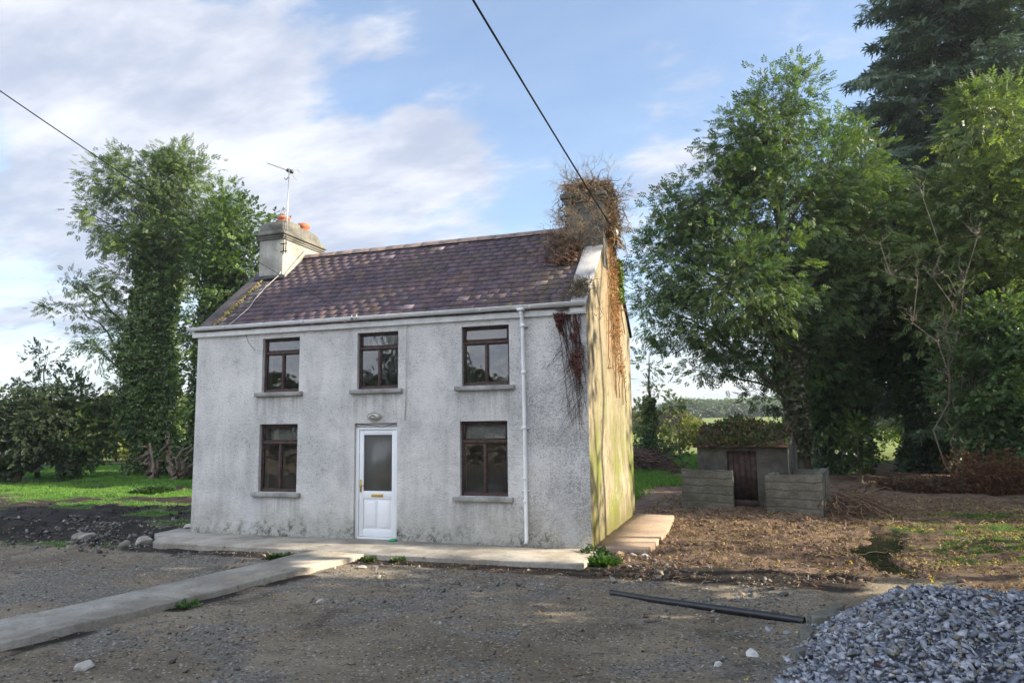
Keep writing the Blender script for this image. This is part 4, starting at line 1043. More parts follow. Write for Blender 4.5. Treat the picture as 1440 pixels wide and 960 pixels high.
# --- conifer
def conifer(base, top, seed):
    rng = np.random.default_rng(seed); base = np.array(base); top = np.array(top); H = top[2] - base[2]
    root = thing('conifer', 'tall dark conifer with layered drooping branches rising out of the picture', 'tree', base)
    mb = MB(); mb.tube([base + (top - base) * t for t in np.linspace(0, 1, 10)], list(np.linspace(.55, .05, 10)), 10); mb.build('trunk', M_BARKD, root, smooth=True)
    A = Acc(); BP, BR = [], []
    z = .10
    while z < .99:
        n = 7; Lz = (1 - z) ** .7 * 9.2 * rng.uniform(.85, 1.1)
        for k in range(n):
            an = rng.uniform(0, 2 * pi); Lb = Lz * rng.uniform(.7, 1.12) + .3; d = np.array([cos(an), sin(an), 0]); o_ = base + (top - base) * (z + rng.uniform(-.006, .006))
            t = np.linspace(0, 1, 8)[:, None]; P = o_ + d * Lb * t + np.array([0, 0, 1]) * (Lb * (.10 * t - .34 * t ** 1.8 + .10 * t ** 4))
            BP.append(P); BR.append(np.linspace(.07, .012, 8) * (.4 + Lb / 9))
            m = int(10 + Lb * 17); tt = rng.uniform(.12, 1.02, m) ** .8; side = np.array([-d[1], d[0], 0])
            i0 = np.clip((tt * 7).astype(int), 0, 6); f_ = (tt * 7 - i0)[:, None]; c = P[i0] * (1 - f_) + P[i0 + 1] * f_
            wd = (1.05 - tt * .75) * min(1.5, .25 + Lb * .22); s = rng.uniform(-1, 1, m)
            Pp = c + side * (s * wd)[:, None] + np.array([0, 0, -1]) * (np.abs(s) * wd * .35 + np.abs(rng.normal(0, .10, m)))[:, None] + rng.normal(0, .05, (m, 3))
            D = d * .8 + side * (s * .8)[:, None] + np.array([0, 0, -.3]) + rng.normal(0, .22, (m, 3))
            cc = const(m, (.07, .11, .08)) + rng.uniform(0, 1, (m, 1)) * np.array([.035, .05, .022])
            A.add(*foliage(Pp, D, 'needle', 1.75, cc, rng))
        z += .0135
    V, F = tubes(np.array(BP), np.array(BR), 5); link_mesh('branches', V, [F], M_BARKD, root, None, True)
    A.build('crown', M_NEEDLE, root); return root
d2 = 33.
conifer(base_at(1355, d2), at(1355, 0, d2) * 1.0 + np.array([0, 0, 8.]), 104)
# --- right ivy / ash mass
d3 = 24.
tree('ash_tree', 'yellow green ash at the right edge of the picture in front of the conifer', 'tree', base_at(1392, d3), at(1400, 180, d3), .36,
     [L(1395, 175, 50, 60, d3, .9), L(1440, 230, 60, 80, d3, 1), L(1350, 270, 60, 55, d3, .8), L(1410, 320, 90, 80, d3, 1), L(1310, 360, 55, 50, d3, .6), L(1380, 420, 80, 70, d3, 1), L(1450, 430, 60, 90, d3, 1),
      L(1330, 440, 50, 40, d3, .5)],
     'ash', (.085, .13, .045), (.18, .24, .07), 1.9, 105, ivy=(.0, .55, .75, 5000, (.03, .065, .02)), clump_r=.5, sprays=22, scale=1.15)
tree('ivy_clad_tree', 'broad dark green ivy covered tree at the right edge, leafy down to the ground', 'tree', base_at(1400, 22), at(1410, 400, 22), .34,
     [L(1400, 470, 60, 50, 22), L(1375, 540, 55, 55, 22), L(1440, 530, 50, 70, 22), L(1395, 600, 48, 38, 22), L(1350, 600, 26, 34, 22.5, .7)],
     'broad', (.065, .125, .055), (.15, .23, .085), 2.2, 106, ivy=(.0, .8, .8, 4000, (.045, .09, .03)), clump_r=.38, sprays=28, scale=1.0)
tree('ivy_clad_tree', 'leaning ivy covered trunk with dark crown left of the right edge thicket', 'tree', base_at(1322, 27), at(1275, 480, 27), .3,
     [L(1290, 500, 60, 50, 27), L(1330, 540, 45, 60, 27), L(1260, 520, 32, 24, 27, .5)], 'broad', (.028, .055, .02), (.055, .095, .03), 2.1, 107, ivy=(.0, .9, .7, 5000, (.03, .056, .02)), clump_r=.42, sprays=26, barkm=M_BARKD, scale=1.1)
tree('ivy_clad_tree', 'slim upright ivy covered trunk just right of the bright gap', 'tree', base_at(1276, 28), at(1285, 440, 28), .26,
     [L(1290, 470, 40, 50, 28), L(1300, 400, 50, 40, 28, .7), L(1270, 570, 18, 30, 28, .5)], 'broad', (.028, .055, .02), (.055, .095, .03), 2.1, 108, ivy=(.0, .9, .6, 4500, (.03, .056, .02)), clump_r=.4, sprays=26, barkm=M_BARKD, scale=1.1)
# dead silvery branches in front of the right mass
def bare_branches(name, lab, cat, base, tips, r0, seed, sub=14, colr=(.20, .18, .15), sublen=.9):
    rng = np.random.default_rng(seed); P_, R_ = [], []
    for tp in tips:
        c = curve_pts(base, tp, rng.normal(0, .08, 3), 10, rng, .3); P_.append(c); R_.append(np.linspace(r0, r0 * .25, 10))
        for k in range(sub):
            i = rng.integers(3, 10); d = nrm(c[-1] - c[0]) + rng.normal(0, .6, 3); l_ = sublen * rng.uniform(.4, 1.2)
            c2 = curve_pts(c[i], c[i] + nrm(d) * l_, rng.normal(0, .12, 3), 10, rng, .35); P_.append(c2); R_.append(np.linspace(r0 * .3, r0 * .08, 10))
    V, F = tubes(np.array(P_), np.array(R_), 5); o = link_mesh(name, V, [F], M_TWIG, None, {'col': ('FACE', const(len(F), colr))}, True); rebase(o, base); tag(o, lab, cat); return o
bare_branches('dead_tree', 'leafless silvery dead tree standing among the green crowns at right', 'tree', base_at(1345, 22.5), [at(1325, 380, 21.5), at(1260, 340, 21.5), at(1310, 290, 22), at(1365, 350, 22)], .034, 21, 34, (.20, .175, .14), .9)
# russet dead brambles below
def bramble(u, d, wpx, hpx, lab, col, seed, n=260):
    rng = np.random.default_rng(seed); b = base_at(u, d); s = d / FPX; wd, hh = wpx * s, hpx * s; P_, R_ = [], []
    for k in range(n):
        p0 = b + np.array([rng.uniform(-wd, wd) * .8, rng.uniform(-wd, wd) * .4, 0]); ln = hh * rng.uniform(.4, 1.1); dr = np.array([rng.normal(0, .5), rng.normal(0, .5), 1.])
        P_.append(curve_pts(p0, p0 + nrm(dr) * ln, rng.normal(0, .2, 3), 6, rng, .3)); R_.append(np.linspace(.012, .004, 6))
    V, F = tubes(np.array(P_), np.array(R_), 3); A = Acc(); A.add(V, F, const(len(F), col))
    m = n * 14; pp = np.array(P_)[rng.integers(0, n, m), rng.integers(1, 6, m)] + rng.normal(0, .06, (m, 3)); A.add(*foliage(pp, rng.normal(size=(m, 3)), 'ivy', .45, const(m, col), rng, .5))
    o = A.build('dead_brambles', M_DRY); rebase(o, b); tag(o, lab, 'shrub'); return o
bramble(1400, 20.5, 60, 62, 'russet dead bramble thicket at the foot of the right edge trees', (.13, .065, .035), 31)
bramble(1290, 21.0, 60, 25, 'low brown dead brambles on the ground right of the bright gap', (.09, .055, .035), 32)

# --- left trees
dl = 33.
tree('ivy_clad_tree', 'tall ivy covered ash with a ragged crown left of the cottage', 'tree', base_at(228, dl), at(225, 235, dl), .5,
     [L(215, 255, 66, 46, dl, 1), L(250, 225, 40, 22, dl, .8), L(160, 250, 34, 28, dl, .6), L(225, 350, 62, 45, dl, .9), L(300, 300, 36, 40, dl, .8), L(260, 262, 50, 45, dl, .8), L(185, 310, 62, 50, dl, .75), L(262, 320, 55, 55, dl, .9), L(130, 300, 24, 22, dl, .35), L(215, 400, 52, 60, dl, .9), L(115, 405, 55, 38, dl, .28),
      L(100, 435, 45, 25, dl, .22), L(190, 470, 48, 55, dl, 1), L(130, 480, 42, 30, dl, .22), L(205, 550, 45, 55, dl, 1)],
     'ash', (.06, .105, .042), (.14, .20, .065), 1.5, 111, ivy=(.0, .7, 1.35, 11000, (.075, .125, .03)), clump_r=.5, sprays=27, scale=1.08, bare=.15)
tree('ivy_clad_tree', 'dark leafy ivy covered tree rising behind the left end of the cottage', 'tree', base_at(300, 31), at(320, 320, 31), .45,
     [L(330, 320, 42, 42, 31), L(345, 390, 45, 60, 31), L(300, 350, 40, 50, 31, .8), L(320, 470, 50, 55, 31), L(290, 540, 34, 50, 31), L(365, 330, 18, 30, 31, .5), L(285, 620, 30, 30, 31, .7)],
     'broad', (.045, .09, .028), (.10, .165, .045), 1.7, 112, ivy=(.0, .9, 1.1, 8000, (.03, .06, .016)), clump_r=.46, sprays=24, scale=1.2)
rngx = np.random.default_rng(3)
# gnarled stumps
def stump(u, d, lab, tips, seed, r0=.16):
    rng = np.random.default_rng(seed); b = base_at(u, d); mb = MB()
    for tp in tips:
        c = curve_pts(b + rng.normal(0, .12, 3) * (1, 1, 0), tp, rng.normal(0, .3, 3), 12, rng, .9); mb.tube(c, list(np.linspace(r0, r0 * .2, 12) * rng.uniform(.75, 1.2, 12)), 8)
        for _ in range(2): k_ = rng.integers(5, 10); c2 = curve_pts(c[k_], c[k_] + nrm(rng.normal(size=3) + (0, 0, .4)) * rng.uniform(.3, .7), rng.normal(0, .3, 3), 8, rng, .6); mb.tube(c2, list(np.linspace(r0 * .4, r0 * .08, 8)), 6)
    o = mb.build('gnarled_stump', simple('dead_wood', (.13, .10, .075), .9, .45, 6, .6), smooth=True); rebase(o, b); tag(o, lab, 'stump', 'gnarled roots at the foot of the left trees'); return o
stump(218, 30.5, 'gnarled brown root stump at the foot of the tall ivy covered ash', [at(205, 625, 30), at(215, 618, 30), at(228, 630, 30), at(200, 650, 30)], 1)
stump(250, 29.5, 'pale twisted branching stump close to the left corner of the cottage', [at(238, 618, 29), at(268, 632, 29), at(262, 625, 29), at(270, 640, 29), at(245, 628, 29)], 2, .13)
# left bushes
tree('hawthorn_bush', 'wide dark hawthorn bush at the left edge of the picture', 'bush', base_at(25, 30), at(30, 560, 30), .16,
     [L(20, 585, 65, 38, 30), L(-40, 608, 60, 60, 30), L(60, 605, 42, 45, 30), L(0, 632, 50, 30, 30, 1), L(60, 645, 32, 22, 30, 1), L(70, 575, 30, 22, 30, .6)], 'broad', (.032, .050, .028), (.052, .078, .036), 2.0, 113, clump_r=.42, sprays=26, scale=1.2, first=.04, barkm=M_BARKD)
tree('hawthorn_bush', 'rounded green hawthorn bush beside the wide dark one, nearer the cottage', 'bush', base_at(108, 31), at(105, 560, 31), .14,
     [L(108, 570, 30, 35, 31), L(95, 615, 38, 38, 31), L(130, 605, 18, 30, 31, .8), L(112, 642, 30, 22, 31, 1)], 'broad', (.035, .068, .022), (.065, .11, .03), 2.3, 114, clump_r=.38, sprays=26, scale=1.1, first=.1)
tree('hawthorn_bush', 'thin airy bush with sparse leaves reaching above the wide dark hawthorn', 'bush', base_at(58, 32), at(65, 500, 32), .10,
     [L(60, 505, 38, 22, 32, .4), L(50, 540, 30, 20, 32, .5), L(90, 530, 22, 20, 32, .4)], 'broad', (.03, .05, .02), (.05, .085, .028), 2.0, 115, clump_r=.38, sprays=16, scale=1.1, first=.2)
tree('willow_shrub', 'yellow green shrub seen between the left bushes and the ivy covered ash', 'shrub', base_at(165, 46), at(165, 605, 46), .12,
     [L(165, 610, 45, 25, 46), L(195, 620, 30, 20, 46), L(140, 625, 25, 18, 46), L(215, 600, 30, 25, 46)], 'broad', (.07, .10, .025), (.14, .17, .04), 1.5, 116, clump_r=.5, sprays=22, scale=1.6, first=.05)
tree('willow_shrub', 'low sunlit yellow shrub behind the grass left of the cottage', 'shrub', base_at(185, 41), at(185, 640, 41), .08,
     [L(180, 648, 30, 12, 41), L(210, 645, 22, 13, 41), L(70, 648, 14, 12, 41, .8), L(60, 650, 20, 10, 41, .8)], 'broad', (.22, .19, .04), (.34, .30, .07), 2.0, 117, clump_r=.4, sprays=22, scale=1.3, first=.02)
# --- middle gap: behind the gable
tree('young_ash', 'slender half bare tree with ivied stem right of the gable', 'tree', base_at(915, 38), at(912, 500, 38), .18,
     [L(908, 515, 14, 16, 38, .4), L(925, 550, 18, 20, 38, .4), L(900, 590, 14, 30, 38, .8), L(935, 590, 14, 20, 38, .5), L(945, 570, 14, 12, 38, .35)], 'broad', (.12, .16, .05), (.22, .25, .08), 1.8, 118, ivy=(.0, .6, .35, 1800, (.08, .12, .03)), clump_r=.36, sprays=16, scale=1.3)
tree('willow_shrub', 'rounded yellow green shrub left of the outhouse in the field', 'shrub', base_at(955, 44), at(955, 600, 44), .1,
     [L(955, 608, 22, 20, 44, .9), L(975, 618, 14, 14, 44, .7), L(938, 618, 14, 18, 44, .8)], 'broad', (.13, .15, .035), (.24, .24, .06), 1.6, 119, clump_r=.45, sprays=22, scale=1.5, first=.05)
tree('bramble_bush', 'dark green bramble bush beside the brushwood heap beyond the gable', 'bush', base_at(935, 33), at(935, 620, 33), .06,
     [L(925, 632, 24, 14, 33), L(955, 640, 14, 9, 33), L(905, 625, 18, 18, 33)], 'broad', (.02, .05, .015), (.04, .08, .02), 2.6, 120, clump_r=.3, sprays=20, scale=.9, first=.02)
# shrubs under right trees
tree('elder_bush', 'leafy elder bush between the dark ivy trunk and the bright gap', 'bush', base_at(1205, 24), at(1205, 610, 24), .08,
     [L(1200, 612, 26, 28, 24, .7), L(1222, 640, 20, 16, 24, .6), L(1185, 640, 22, 18, 24, .7)], 'broad', (.03, .06, .018), (.08, .13, .03), 2.4, 121, clump_r=.3, sprays=18, scale=.9, first=.05)
# far hedgerows and woods
def hedge(name, lab, x0, y0, x1, y1, h, wd, n, col, col2, seed, sc=2.4, cat='hedge', kind=None):
    rng = np.random.default_rng(seed); t = rng.random(n); L_ = math.hypot(x1 - x0, y1 - y0)
    prof = .62 + .75 * fbm(t * L_ / h * .7, t * 0, seed, 4) 
    cx_ = x0 + (x1 - x0) * t; cy_ = y0 + (y1 - y0) * t; u = rng.uniform(0, 1, n) ** .6; a_ = rng.uniform(0, 2 * pi, n)
    z = h * prof * u; rr_ = wd * np.sqrt(np.clip(1 - u ** 3, 0.03, 1)) * rng.uniform(.6, 1, n)
    zb = gh(cx_, cy_); P = np.stack([cx_ + np.cos(a_) * rr_, cy_ + np.sin(a_) * rr_, zb + z], -1); D = np.stack([np.cos(a_), np.sin(a_), rng.normal(0, .5, n)], -1)
    mixv = rng.random((n, 1)) * .5 + .5 * fbm(t * L_ / h, t, seed + 3)[:, None]; C = np.array(col) * (1 - mixv) + np.array(col2) * mixv
    A = Acc(); A.add(*foliage(P, D, 'big', sc, C, rng)); o = A.build(name, M_LEAF); rebase(o, (x0, y0, zg1(x0, y0))); tag(o, lab, cat, kind=kind); return o
pA, pB = at(950, 600, 230), at(1090, 600, 230)
hedge('far_woods', 'hazy blue green wood on the horizon above the outhouse roof', pA[0], pA[1], pB[0] + 10, pB[1], 5.2, 9, 9000, (.10, .15, .11), (.16, .20, .12), 41, 3.4, 'wood', 'stuff')  # leaf colours brightened: distance haze put into the colour
pA, pB = at(860, 600, 120), at(960, 600, 120)
hedge('hedgerow', 'olive hedgerow across the field behind the slender half bare tree', pA[0], pA[1], pB[0], pB[1], 2.6, 3, 5000, (.09, .10, .035), (.16, .16, .05), 42, 3.2)
pA, pB = at(1150, 600, 110), at(1500, 600, 100)
hedge('hedgerow', 'distant green hedgerow beyond the bright gap at right', pA[0], pA[1], pB[0], pB[1], 5, 3, 9000, (.06, .09, .03), (.12, .15, .04), 43, 3.0)
pA, pB = at(-150, 600, 90), at(420, 600, 90)
hedge('hedgerow', 'long dark hedgerow behind the left hand bushes and trees', pA[0], pA[1], pB[0], pB[1], 5.5, 3, 12000, (.05, .075, .03), (.10, .12, .04), 44, 3.0)
# trees outside the frame: sunward side (their shade falls on the yard) and behind the camera
for i, (x, y, hgt, rx) in enumerate([(20.5, -5.4, 12.5, 4.3), (21.5, -12.5, 13.5, 4.6), (22, -20, 12, 4.6), (27, -9, 15, 5.5)]):
    tree('roadside_tree', ['bushy tree on the sunward side of the yard, nearest the stone heap', 'second bushy tree on the sunward side of the yard', 'third bushy tree on the sunward side of the yard', 'tall tree behind the bushy trees on the sunward side of the yard'][i], 'tree', (x, y, zg1(x, y)), (x, y, hgt * .8), .3,
         [((x, y, hgt * .35), (rx, rx, hgt * .3), 1), ((x, y, hgt * .7), (rx * .85, rx * .85, hgt * .3), 1), ((x - 1, y + rx * .5, hgt * .45), (rx * .5, rx * .6, hgt * .25), 1), ((x + .5, y - rx * .6, hgt * .5), (rx * .6, rx * .7, hgt * .3), 1)],
         'big', (.03, .065, .02), (.05, .10, .03), .9, 130 + i, clump_r=.7, sprays=14, scale=1.5, group='trees on the sunward side of the yard')
for i, (x, y, hgt, rx) in enumerate([(23.5, 10.2, 9.0, 3.2), (24, .8, 13, 1.5)]):
    tree('roadside_tree', ['bushy tree outside the picture whose shade covers the outhouse', 'narrow tall tree outside the picture, added to shade the left of the yard'][i], 'tree', (x, y, zg1(x, y)), (x, y, hgt * .8), .25,
         [((x, y, hgt * .35), (rx, rx, hgt * .3), 1), ((x, y, hgt * .7), (rx * .85, rx * .85, hgt * .3), 1)] if i == 0 else [((x, y, 11.6), (1.4, 1.1, 1.7), 1.6)], 'big', (.03, .065, .02), (.05, .10, .03), .9, 150 + i, clump_r=.7, sprays=13, scale=1.5, group='trees on the sunward side of the yard')  # narrow tree is added unseen: high crown only, shaped to shade the left yard
tree('roadside_tree', 'tallest thin tree, shading the middle of the cottage roof', 'tree', (26, 3.6, -.1), (26, 3.9, 15.5), .2, [((26, 4.1, 14.6), (1.2, 1.3, 1.1), 1), ((26, 3.4, 16.3), (.9, .6, .7), .8)], 'big', (.04, .08, .02), (.07, .12, .03), 1.1, 155, clump_r=.5, sprays=10, scale=1.0, group='trees on the sunward side of the yard')
for i, (x, y, hgt) in enumerate([(25, 2.3, 11.5), (26, 6.9, 12)]):
    tree('roadside_tree', ['thin tree whose leaves dapple the front edge of the gable', 'thin tree whose leaves dapple the rear edge of the gable'][i], 'tree', (x, y, zg1(x, y)), (x, y, hgt), .13,
         [((x, y, hgt * .86), (.7, .42, hgt * .16), 1), ((x, y + .1, hgt * .62), (.6, .35, hgt * .12), .9)], 'big', (.04, .08, .02), (.07, .12, .03), .8, 140 + i, clump_r=.5, sprays=9, scale=.9, group='trees on the sunward side of the yard')
for i, (x, y, hgt) in enumerate([(-9, -30, 10), (1, -31, 8), (14, -30, 11)]):
    tree('roadside_tree', ['tree across the road behind the photographer, towards the left', 'low tree across the road behind the photographer', 'tall tree across the road behind the photographer, towards the right'][i], 'tree', (x, y, zg1(x, y)), (x, y, hgt * .85), .25,
         [((x, y, hgt * .6), (2.6, 2.6, hgt * .35), .9)], 'big', (.03, .06, .02), (.06, .10, .03), .8, 160 + i, clump_r=.6, sprays=10, scale=1.3)
hedge('hedgerow', 'dense roadside hedge behind the photographer', -25, -33, 40, -34, 5.0, 2, 9000, (.03, .055, .02), (.06, .09, .03), 45, 1.8)

# ---------------- creeper on the right chimney
def creeper():
    rng = np.random.default_rng(77); root = thing('dead_creeper', 'dry brown creeper smothering the right hand chimney like a bristling mop', 'climbing plant', (8.2, 2.6, -.05))
    P_, R_, C_ = [], [], []
    cx_, cy_ = (7.42 + 8.17) / 2, 2.38
    # radiating bare twigs
    def surf():
        f = rng.random(); z = rng.uniform(5.75, 6.8)
        if f < .38: return np.array([rng.uniform(7.38, 8.2), rng.uniform(1.75, 3.0), 6.74]), np.array([rng.normal(0, .35), rng.normal(0, .35), 1.])
        if f < .62: return np.array([rng.uniform(7.38, 8.2), 1.68, z]), np.array([rng.normal(0, .5), -1, rng.uniform(-.1, 1.)])
        if f < .80: return np.array([8.22, rng.uniform(1.75, 3.05), z]), np.array([1, rng.normal(0, .5), rng.uniform(0, 1.)])
        if f < .90: return np.array([rng.uniform(7.38, 8.2), 3.06, z]), np.array([rng.normal(0, .5), 1, rng.uniform(0, 1.)])
        return np.array([7.38, rng.uniform(1.75, 3.0), z]), np.array([-1, rng.normal(0, .5), rng.uniform(0, 1.)])
    K6 = 6
    def grow(o_, d, ln, rr_, lvl):
        c = curve_pts(o_, o_ + d * ln, rng.normal(0, .16, 3), K6, rng, .45); P_.append(c); R_.append(np.linspace(rr_, rr_ * .35, K6)); C_.append([(.48, .37, .22), (.38, .28, .16), (.28, .20, .13), (.54, .43, .28)][rng.integers(4)])
        if lvl == 0: return
        for j in range([0, 5, 6][lvl]):
            i = rng.integers(2, 6); d2 = nrm(d + rng.normal(0, .62, 3)); grow(c[i], d2, ln * rng.uniform(.35, .75), rr_ * .55, lvl - 1)
    for k in range(105):
        o_, d = surf()
        if o_[1] < 1.7 and o_[2] < 6.3 and rng.random() < .3: continue
        cen = np.array([cx_, cy_, 6.2]); d = nrm(nrm(d) + .9 * nrm(o_ - cen)); grow(o_, d, rng.uniform(.16, .46), rng.uniform(.005, .009), 2)
    for k in range(16):
        o_ = np.array([rng.uniform(7.4, 8.2), 1.70, rng.uniform(5.45, 6.3)]); grow(o_, nrm(np.array([rng.normal(-.2, .6), -1, rng.uniform(-.2, .7)])), rng.uniform(.12, .3), .007, 2)
    # matted stems hugging the stack
    for k in range(900):
        o_, d = surf()
        if o_[1] < 1.7 and rng.random() < (.88 if o_[2] < 6.55 else .45): continue
        t_ = rng.normal(size=3); n_ = nrm(d); t_ -= n_ * (t_ @ n_); ln = rng.uniform(.15, .45)
        c = curve_pts(o_ + n_ * rng.uniform(0, .12), o_ + nrm(t_) * ln + n_ * rng.uniform(.0, .14), n_ * .2, 6, rng, .4); P_.append(c); R_.append(np.linspace(.010, .005, 6)); C_.append([(.40, .28, .16), (.30, .21, .12), (.48, .36, .21), (.19, .14, .09)][rng.integers(4)])
    # mat spilling on to the slates at the foot of the stack
    for k in range(600):
        s = rng.uniform(1.45, 2.9); x = 7.78 - abs(rng.normal(0, .26)) * (1.2 if s > 2.2 else 1); o_ = onroof(x, s, .03); d = nrm(np.array([-.6, -.3, .1]) + rng.normal(0, .7, 3) * (1, 1, .5)); d[2] = abs(d[2])
        P_.append(curve_pts(o_, o_ + d * rng.uniform(.1, .4), (0, 0, .15), 6, rng, .4)); R_.append(np.linspace(.008, .003, 6)); C_.append([(.19, .13, .09), (.27, .19, .13), (.10, .07, .055)][rng.integers(3)])
    for k in range(260):   # lower tuft by the eaves end of the skew
        o_ = onroof(7.98 + rng.normal(0, .1), rng.uniform(.1, .75), .08); d = nrm(rng.normal(size=3)); d[2] = abs(d[2]) * .8
        P_.append(curve_pts(o_, o_ + d * rng.uniform(.08, .28), (0, 0, .1), 6, rng, .4)); R_.append(np.linspace(.006, .002, 6)); C_.append([(.16, .13, .08), (.12, .12, .05), (.10, .07, .05)][rng.integers(3)])
    P_, R_, C_ = np.array(P_), np.array(R_), np.array(C_); V, F = tubes(P_, R_, 3); A = Acc(); A.add(V, F, np.repeat(C_, len(F) // len(P_), 0)); A.build('stems', M_TWIG, root)
    # stems climbing the gable
    P2, R2 = [], []; K = 26
    for k in range(20):
        y0 = 2.75 + rng.normal(0, .5); y1 = 2.5 + rng.normal(0, .32); z1 = rng.uniform(5.6, 6.6) if k < 15 else rng.uniform(3, 5); z0 = rng.uniform(2.4, 4.2)
        t = np.linspace(0, 1, K); y = y0 + (y1 - y0) * t + np.cumsum(rng.normal(0, .02, K)); z = z0 + (z1 - z0) * t
        P2.append(np.stack([HW + .03 + np.abs(rng.normal(0, .01, K)), y, z], -1)); R2.append(np.linspace(.010, .007, K))
    for k in range(4):  # wandering tendrils
        y = 1.0 + rng.uniform(0, 1.4); z = rng.uniform(3.0, 4.2); a_ = rng.uniform(0, 6); pp = []
        for i in range(K): a_ += rng.normal(0, .35); y += .05 * cos(a_); z += .05 * sin(a_); pp.append((HW + .03, min(max(y, .1), 4), z))
        P2.append(np.array(pp)); R2.append(np.full(K, .005))
    V, F = tubes(np.array(P2), np.array(R2), 5); link_mesh('climbing_stems', V, [F], M_TWIG, root, {'col': ('FACE', const(len(F), (.20, .12, .06)))}, True)
    # dead leaves on stems + a few green ones
    n = 1100; i = rng.integers(0, 18, n); j = np.clip((rng.random(n) ** .7 * K).astype(int), 6, K - 1); P = np.array(P2)[i, j] + np.stack([np.abs(rng.normal(.02, .03, n)), rng.normal(0, .11, n), rng.normal(0, .06, n)], -1)
    D = np.stack([np.full(n, .7), rng.normal(0, .6, n), rng.normal(-.5, .5, n)], -1)
    pal = np.array([(.34, .14, .04), (.24, .14, .07), (.20, .13, .08), (.30, .21, .10)])[rng.integers(0, 4, n)]; 
    A = Acc(); A.add(*foliage(P, D, 'ivy', .24, pal, rng, .3))
    n = 2200; P = []; D = []
    for k in range(n):
        o_, d = surf(); d = nrm(d)
        if o_[1] < 1.7 and rng.random() < (.85 if o_[2] < 6.5 else .3): continue
        P.append(o_ + d * rng.uniform(0, .13)); D.append(d + rng.normal(0, .6, 3))
    A.add(*foliage(np.array(P), np.array(D), 'ivy', .30, np.array([(.27, .17, .09), (.19, .12, .075), (.30, .21, .12)])[rng.integers(0, 3, len(P))], rng, .35)); 
    n = 900; s = rng.uniform(1.5, 2.9, n); x = 7.7 - np.abs(rng.normal(0, .22, n)); P = np.array([onroof(a_, b_, .05 + abs(rng.normal(0, .05))) for a_, b_ in zip(x, s)]); A.add(*foliage(P, rng.normal(size=(n, 3)), 'ivy', .4, const(n, (.15, .07, .05)), rng, .4))
    A.build('dead_leaves', M_DRY, root)
    n = 260; P = np.stack([HW + .06 + np.abs(rng.normal(0, .03, n)), 3.15 + rng.normal(0, .07, n), rng.uniform(4.6, 5.5, n)], -1); A = Acc(); A.add(*foliage(P, rng.normal(size=(n, 3)) + np.array([.6, 0, -.3]), 'ivy', .55, const(n, (.12, .18, .03)), rng, .3)); A.build('green_leaves', M_IVY, root)
creeper()
def wall_creeper():
    rng = np.random.default_rng(78); root = thing('red_creeper', 'dark red creeper fanning down the front wall below the gutter beside the downpipe', 'climbing plant', (7.95, -.05, 3.9))
    P_, R_ = [], []; K = 22
    for k in range(20):
        x0 = 7.62 + .5 * rng.random(); x1 = 8.03 + rng.normal(0, .07); z1 = 3.92 - rng.uniform(.5, 2.2); t = np.linspace(0, 1, K); 
        x = np.clip(x0 + (x1 - x0) * t ** 1.0 + np.cumsum(rng.normal(0, .012, K)), 7.4, 8.14); z = 3.9 + (z1 - 3.9) * t
        P_.append(np.stack([x, np.full(K, -.035) - .01 * rng.random(K), z], -1)); R_.append(np.linspace(.007, .0025, K))
        for j in range(5):
            i = rng.integers(6, K - 2); d = np.array([rng.uniform(-.34, .1), 0, -rng.uniform(.1, .4)]); t2 = np.linspace(0, 1, K)[:, None]; q_ = P_[-1 - j][i] if j == 0 else P_[-1 - j][i]
            P_.append(q_ + d * t2 + np.cumsum(rng.normal(0, .006, (K, 3)), 0) * (1, 0, 1)); R_.append(np.linspace(.0035, .0015, K))
    V, F = tubes(np.array(P_), np.array(R_), 4); link_mesh('stems', V, [F], M_TWIG, root, {'col': ('FACE', const(len(F), (.07, .045, .04)))}, True)
    n = 2300; z = 3.92 - rng.beta(1.0, 1.8, n) * 1.35; lim = 7.60 + (3.92 - z) * .36; x = lim + np.abs(rng.normal(0, .5, n)) * (8.14 - lim) * .7
    ok = (x < 8.15) & (fbm(x * 12, z * 6, 5) > .53); x, z = x[ok], z[ok]; n = len(x); P = np.stack([x, -.03 - .07 * rng.random(n), z], -1); D = np.stack([rng.normal(0, .5, n), np.full(n, -.6), rng.normal(-.7, .4, n)], -1)
    A = Acc(); A.add(*foliage(P, D, 'ivy', .25, np.array([(.12, .05, .042), (.085, .038, .035), (.16, .07, .055)])[rng.integers(0, 3, n)], rng, .3)); A.build('leaves', M_DRY, root)
wall_creeper()

# weeds at house foot and along the slab
def weed(x, y, r, h, lab, cat, col, seed, n=220, sc=.55, group=None):
    rng = np.random.default_rng(seed); a_ = rng.uniform(0, 2 * pi, n); q_ = np.sqrt(rng.random(n)) * r; z0 = max(zg1(x, y), -.1)
    P = np.stack([x + np.cos(a_) * q_, y + np.sin(a_) * q_, z0 + h * rng.random(n) * (1.1 - q_ / r)], -1); D = np.stack([np.cos(a_), np.sin(a_), rng.uniform(-.1, 1, n)], -1)
    A = Acc(); A.add(*foliage(P, D, 'broad', sc, const(n, col), rng, .35)); o = A.build('weed', M_LEAF); rebase(o, (x, y, z0)); tag(o, lab, cat, group)
weed(8.45, -.75, .24, .10, 'bright green weed clump at the right hand end of the front apron', 'weed', (.05, .11, .025), 1, 420, .4)
weed(8.25, -.25, .22, .22, 'green weeds against the front right corner of the cottage', 'weed', (.035, .07, .02), 2, 260, .35)
weed(5.35, -1.40, .08, .06, 'small green weed at the front edge of the apron below the right windows', 'weed', (.06, .12, .025), 3, 60, .3)
weed(4.85, -1.45, .10, .05, 'small weed in the corner between the path and the apron', 'weed', (.05, .09, .02), 4, 70, .3)
weed(4.20, -4.6, .09, .05, 'pale leafy weed on the right edge of the path', 'weed', (.10, .17, .06), 5, 34, .45)
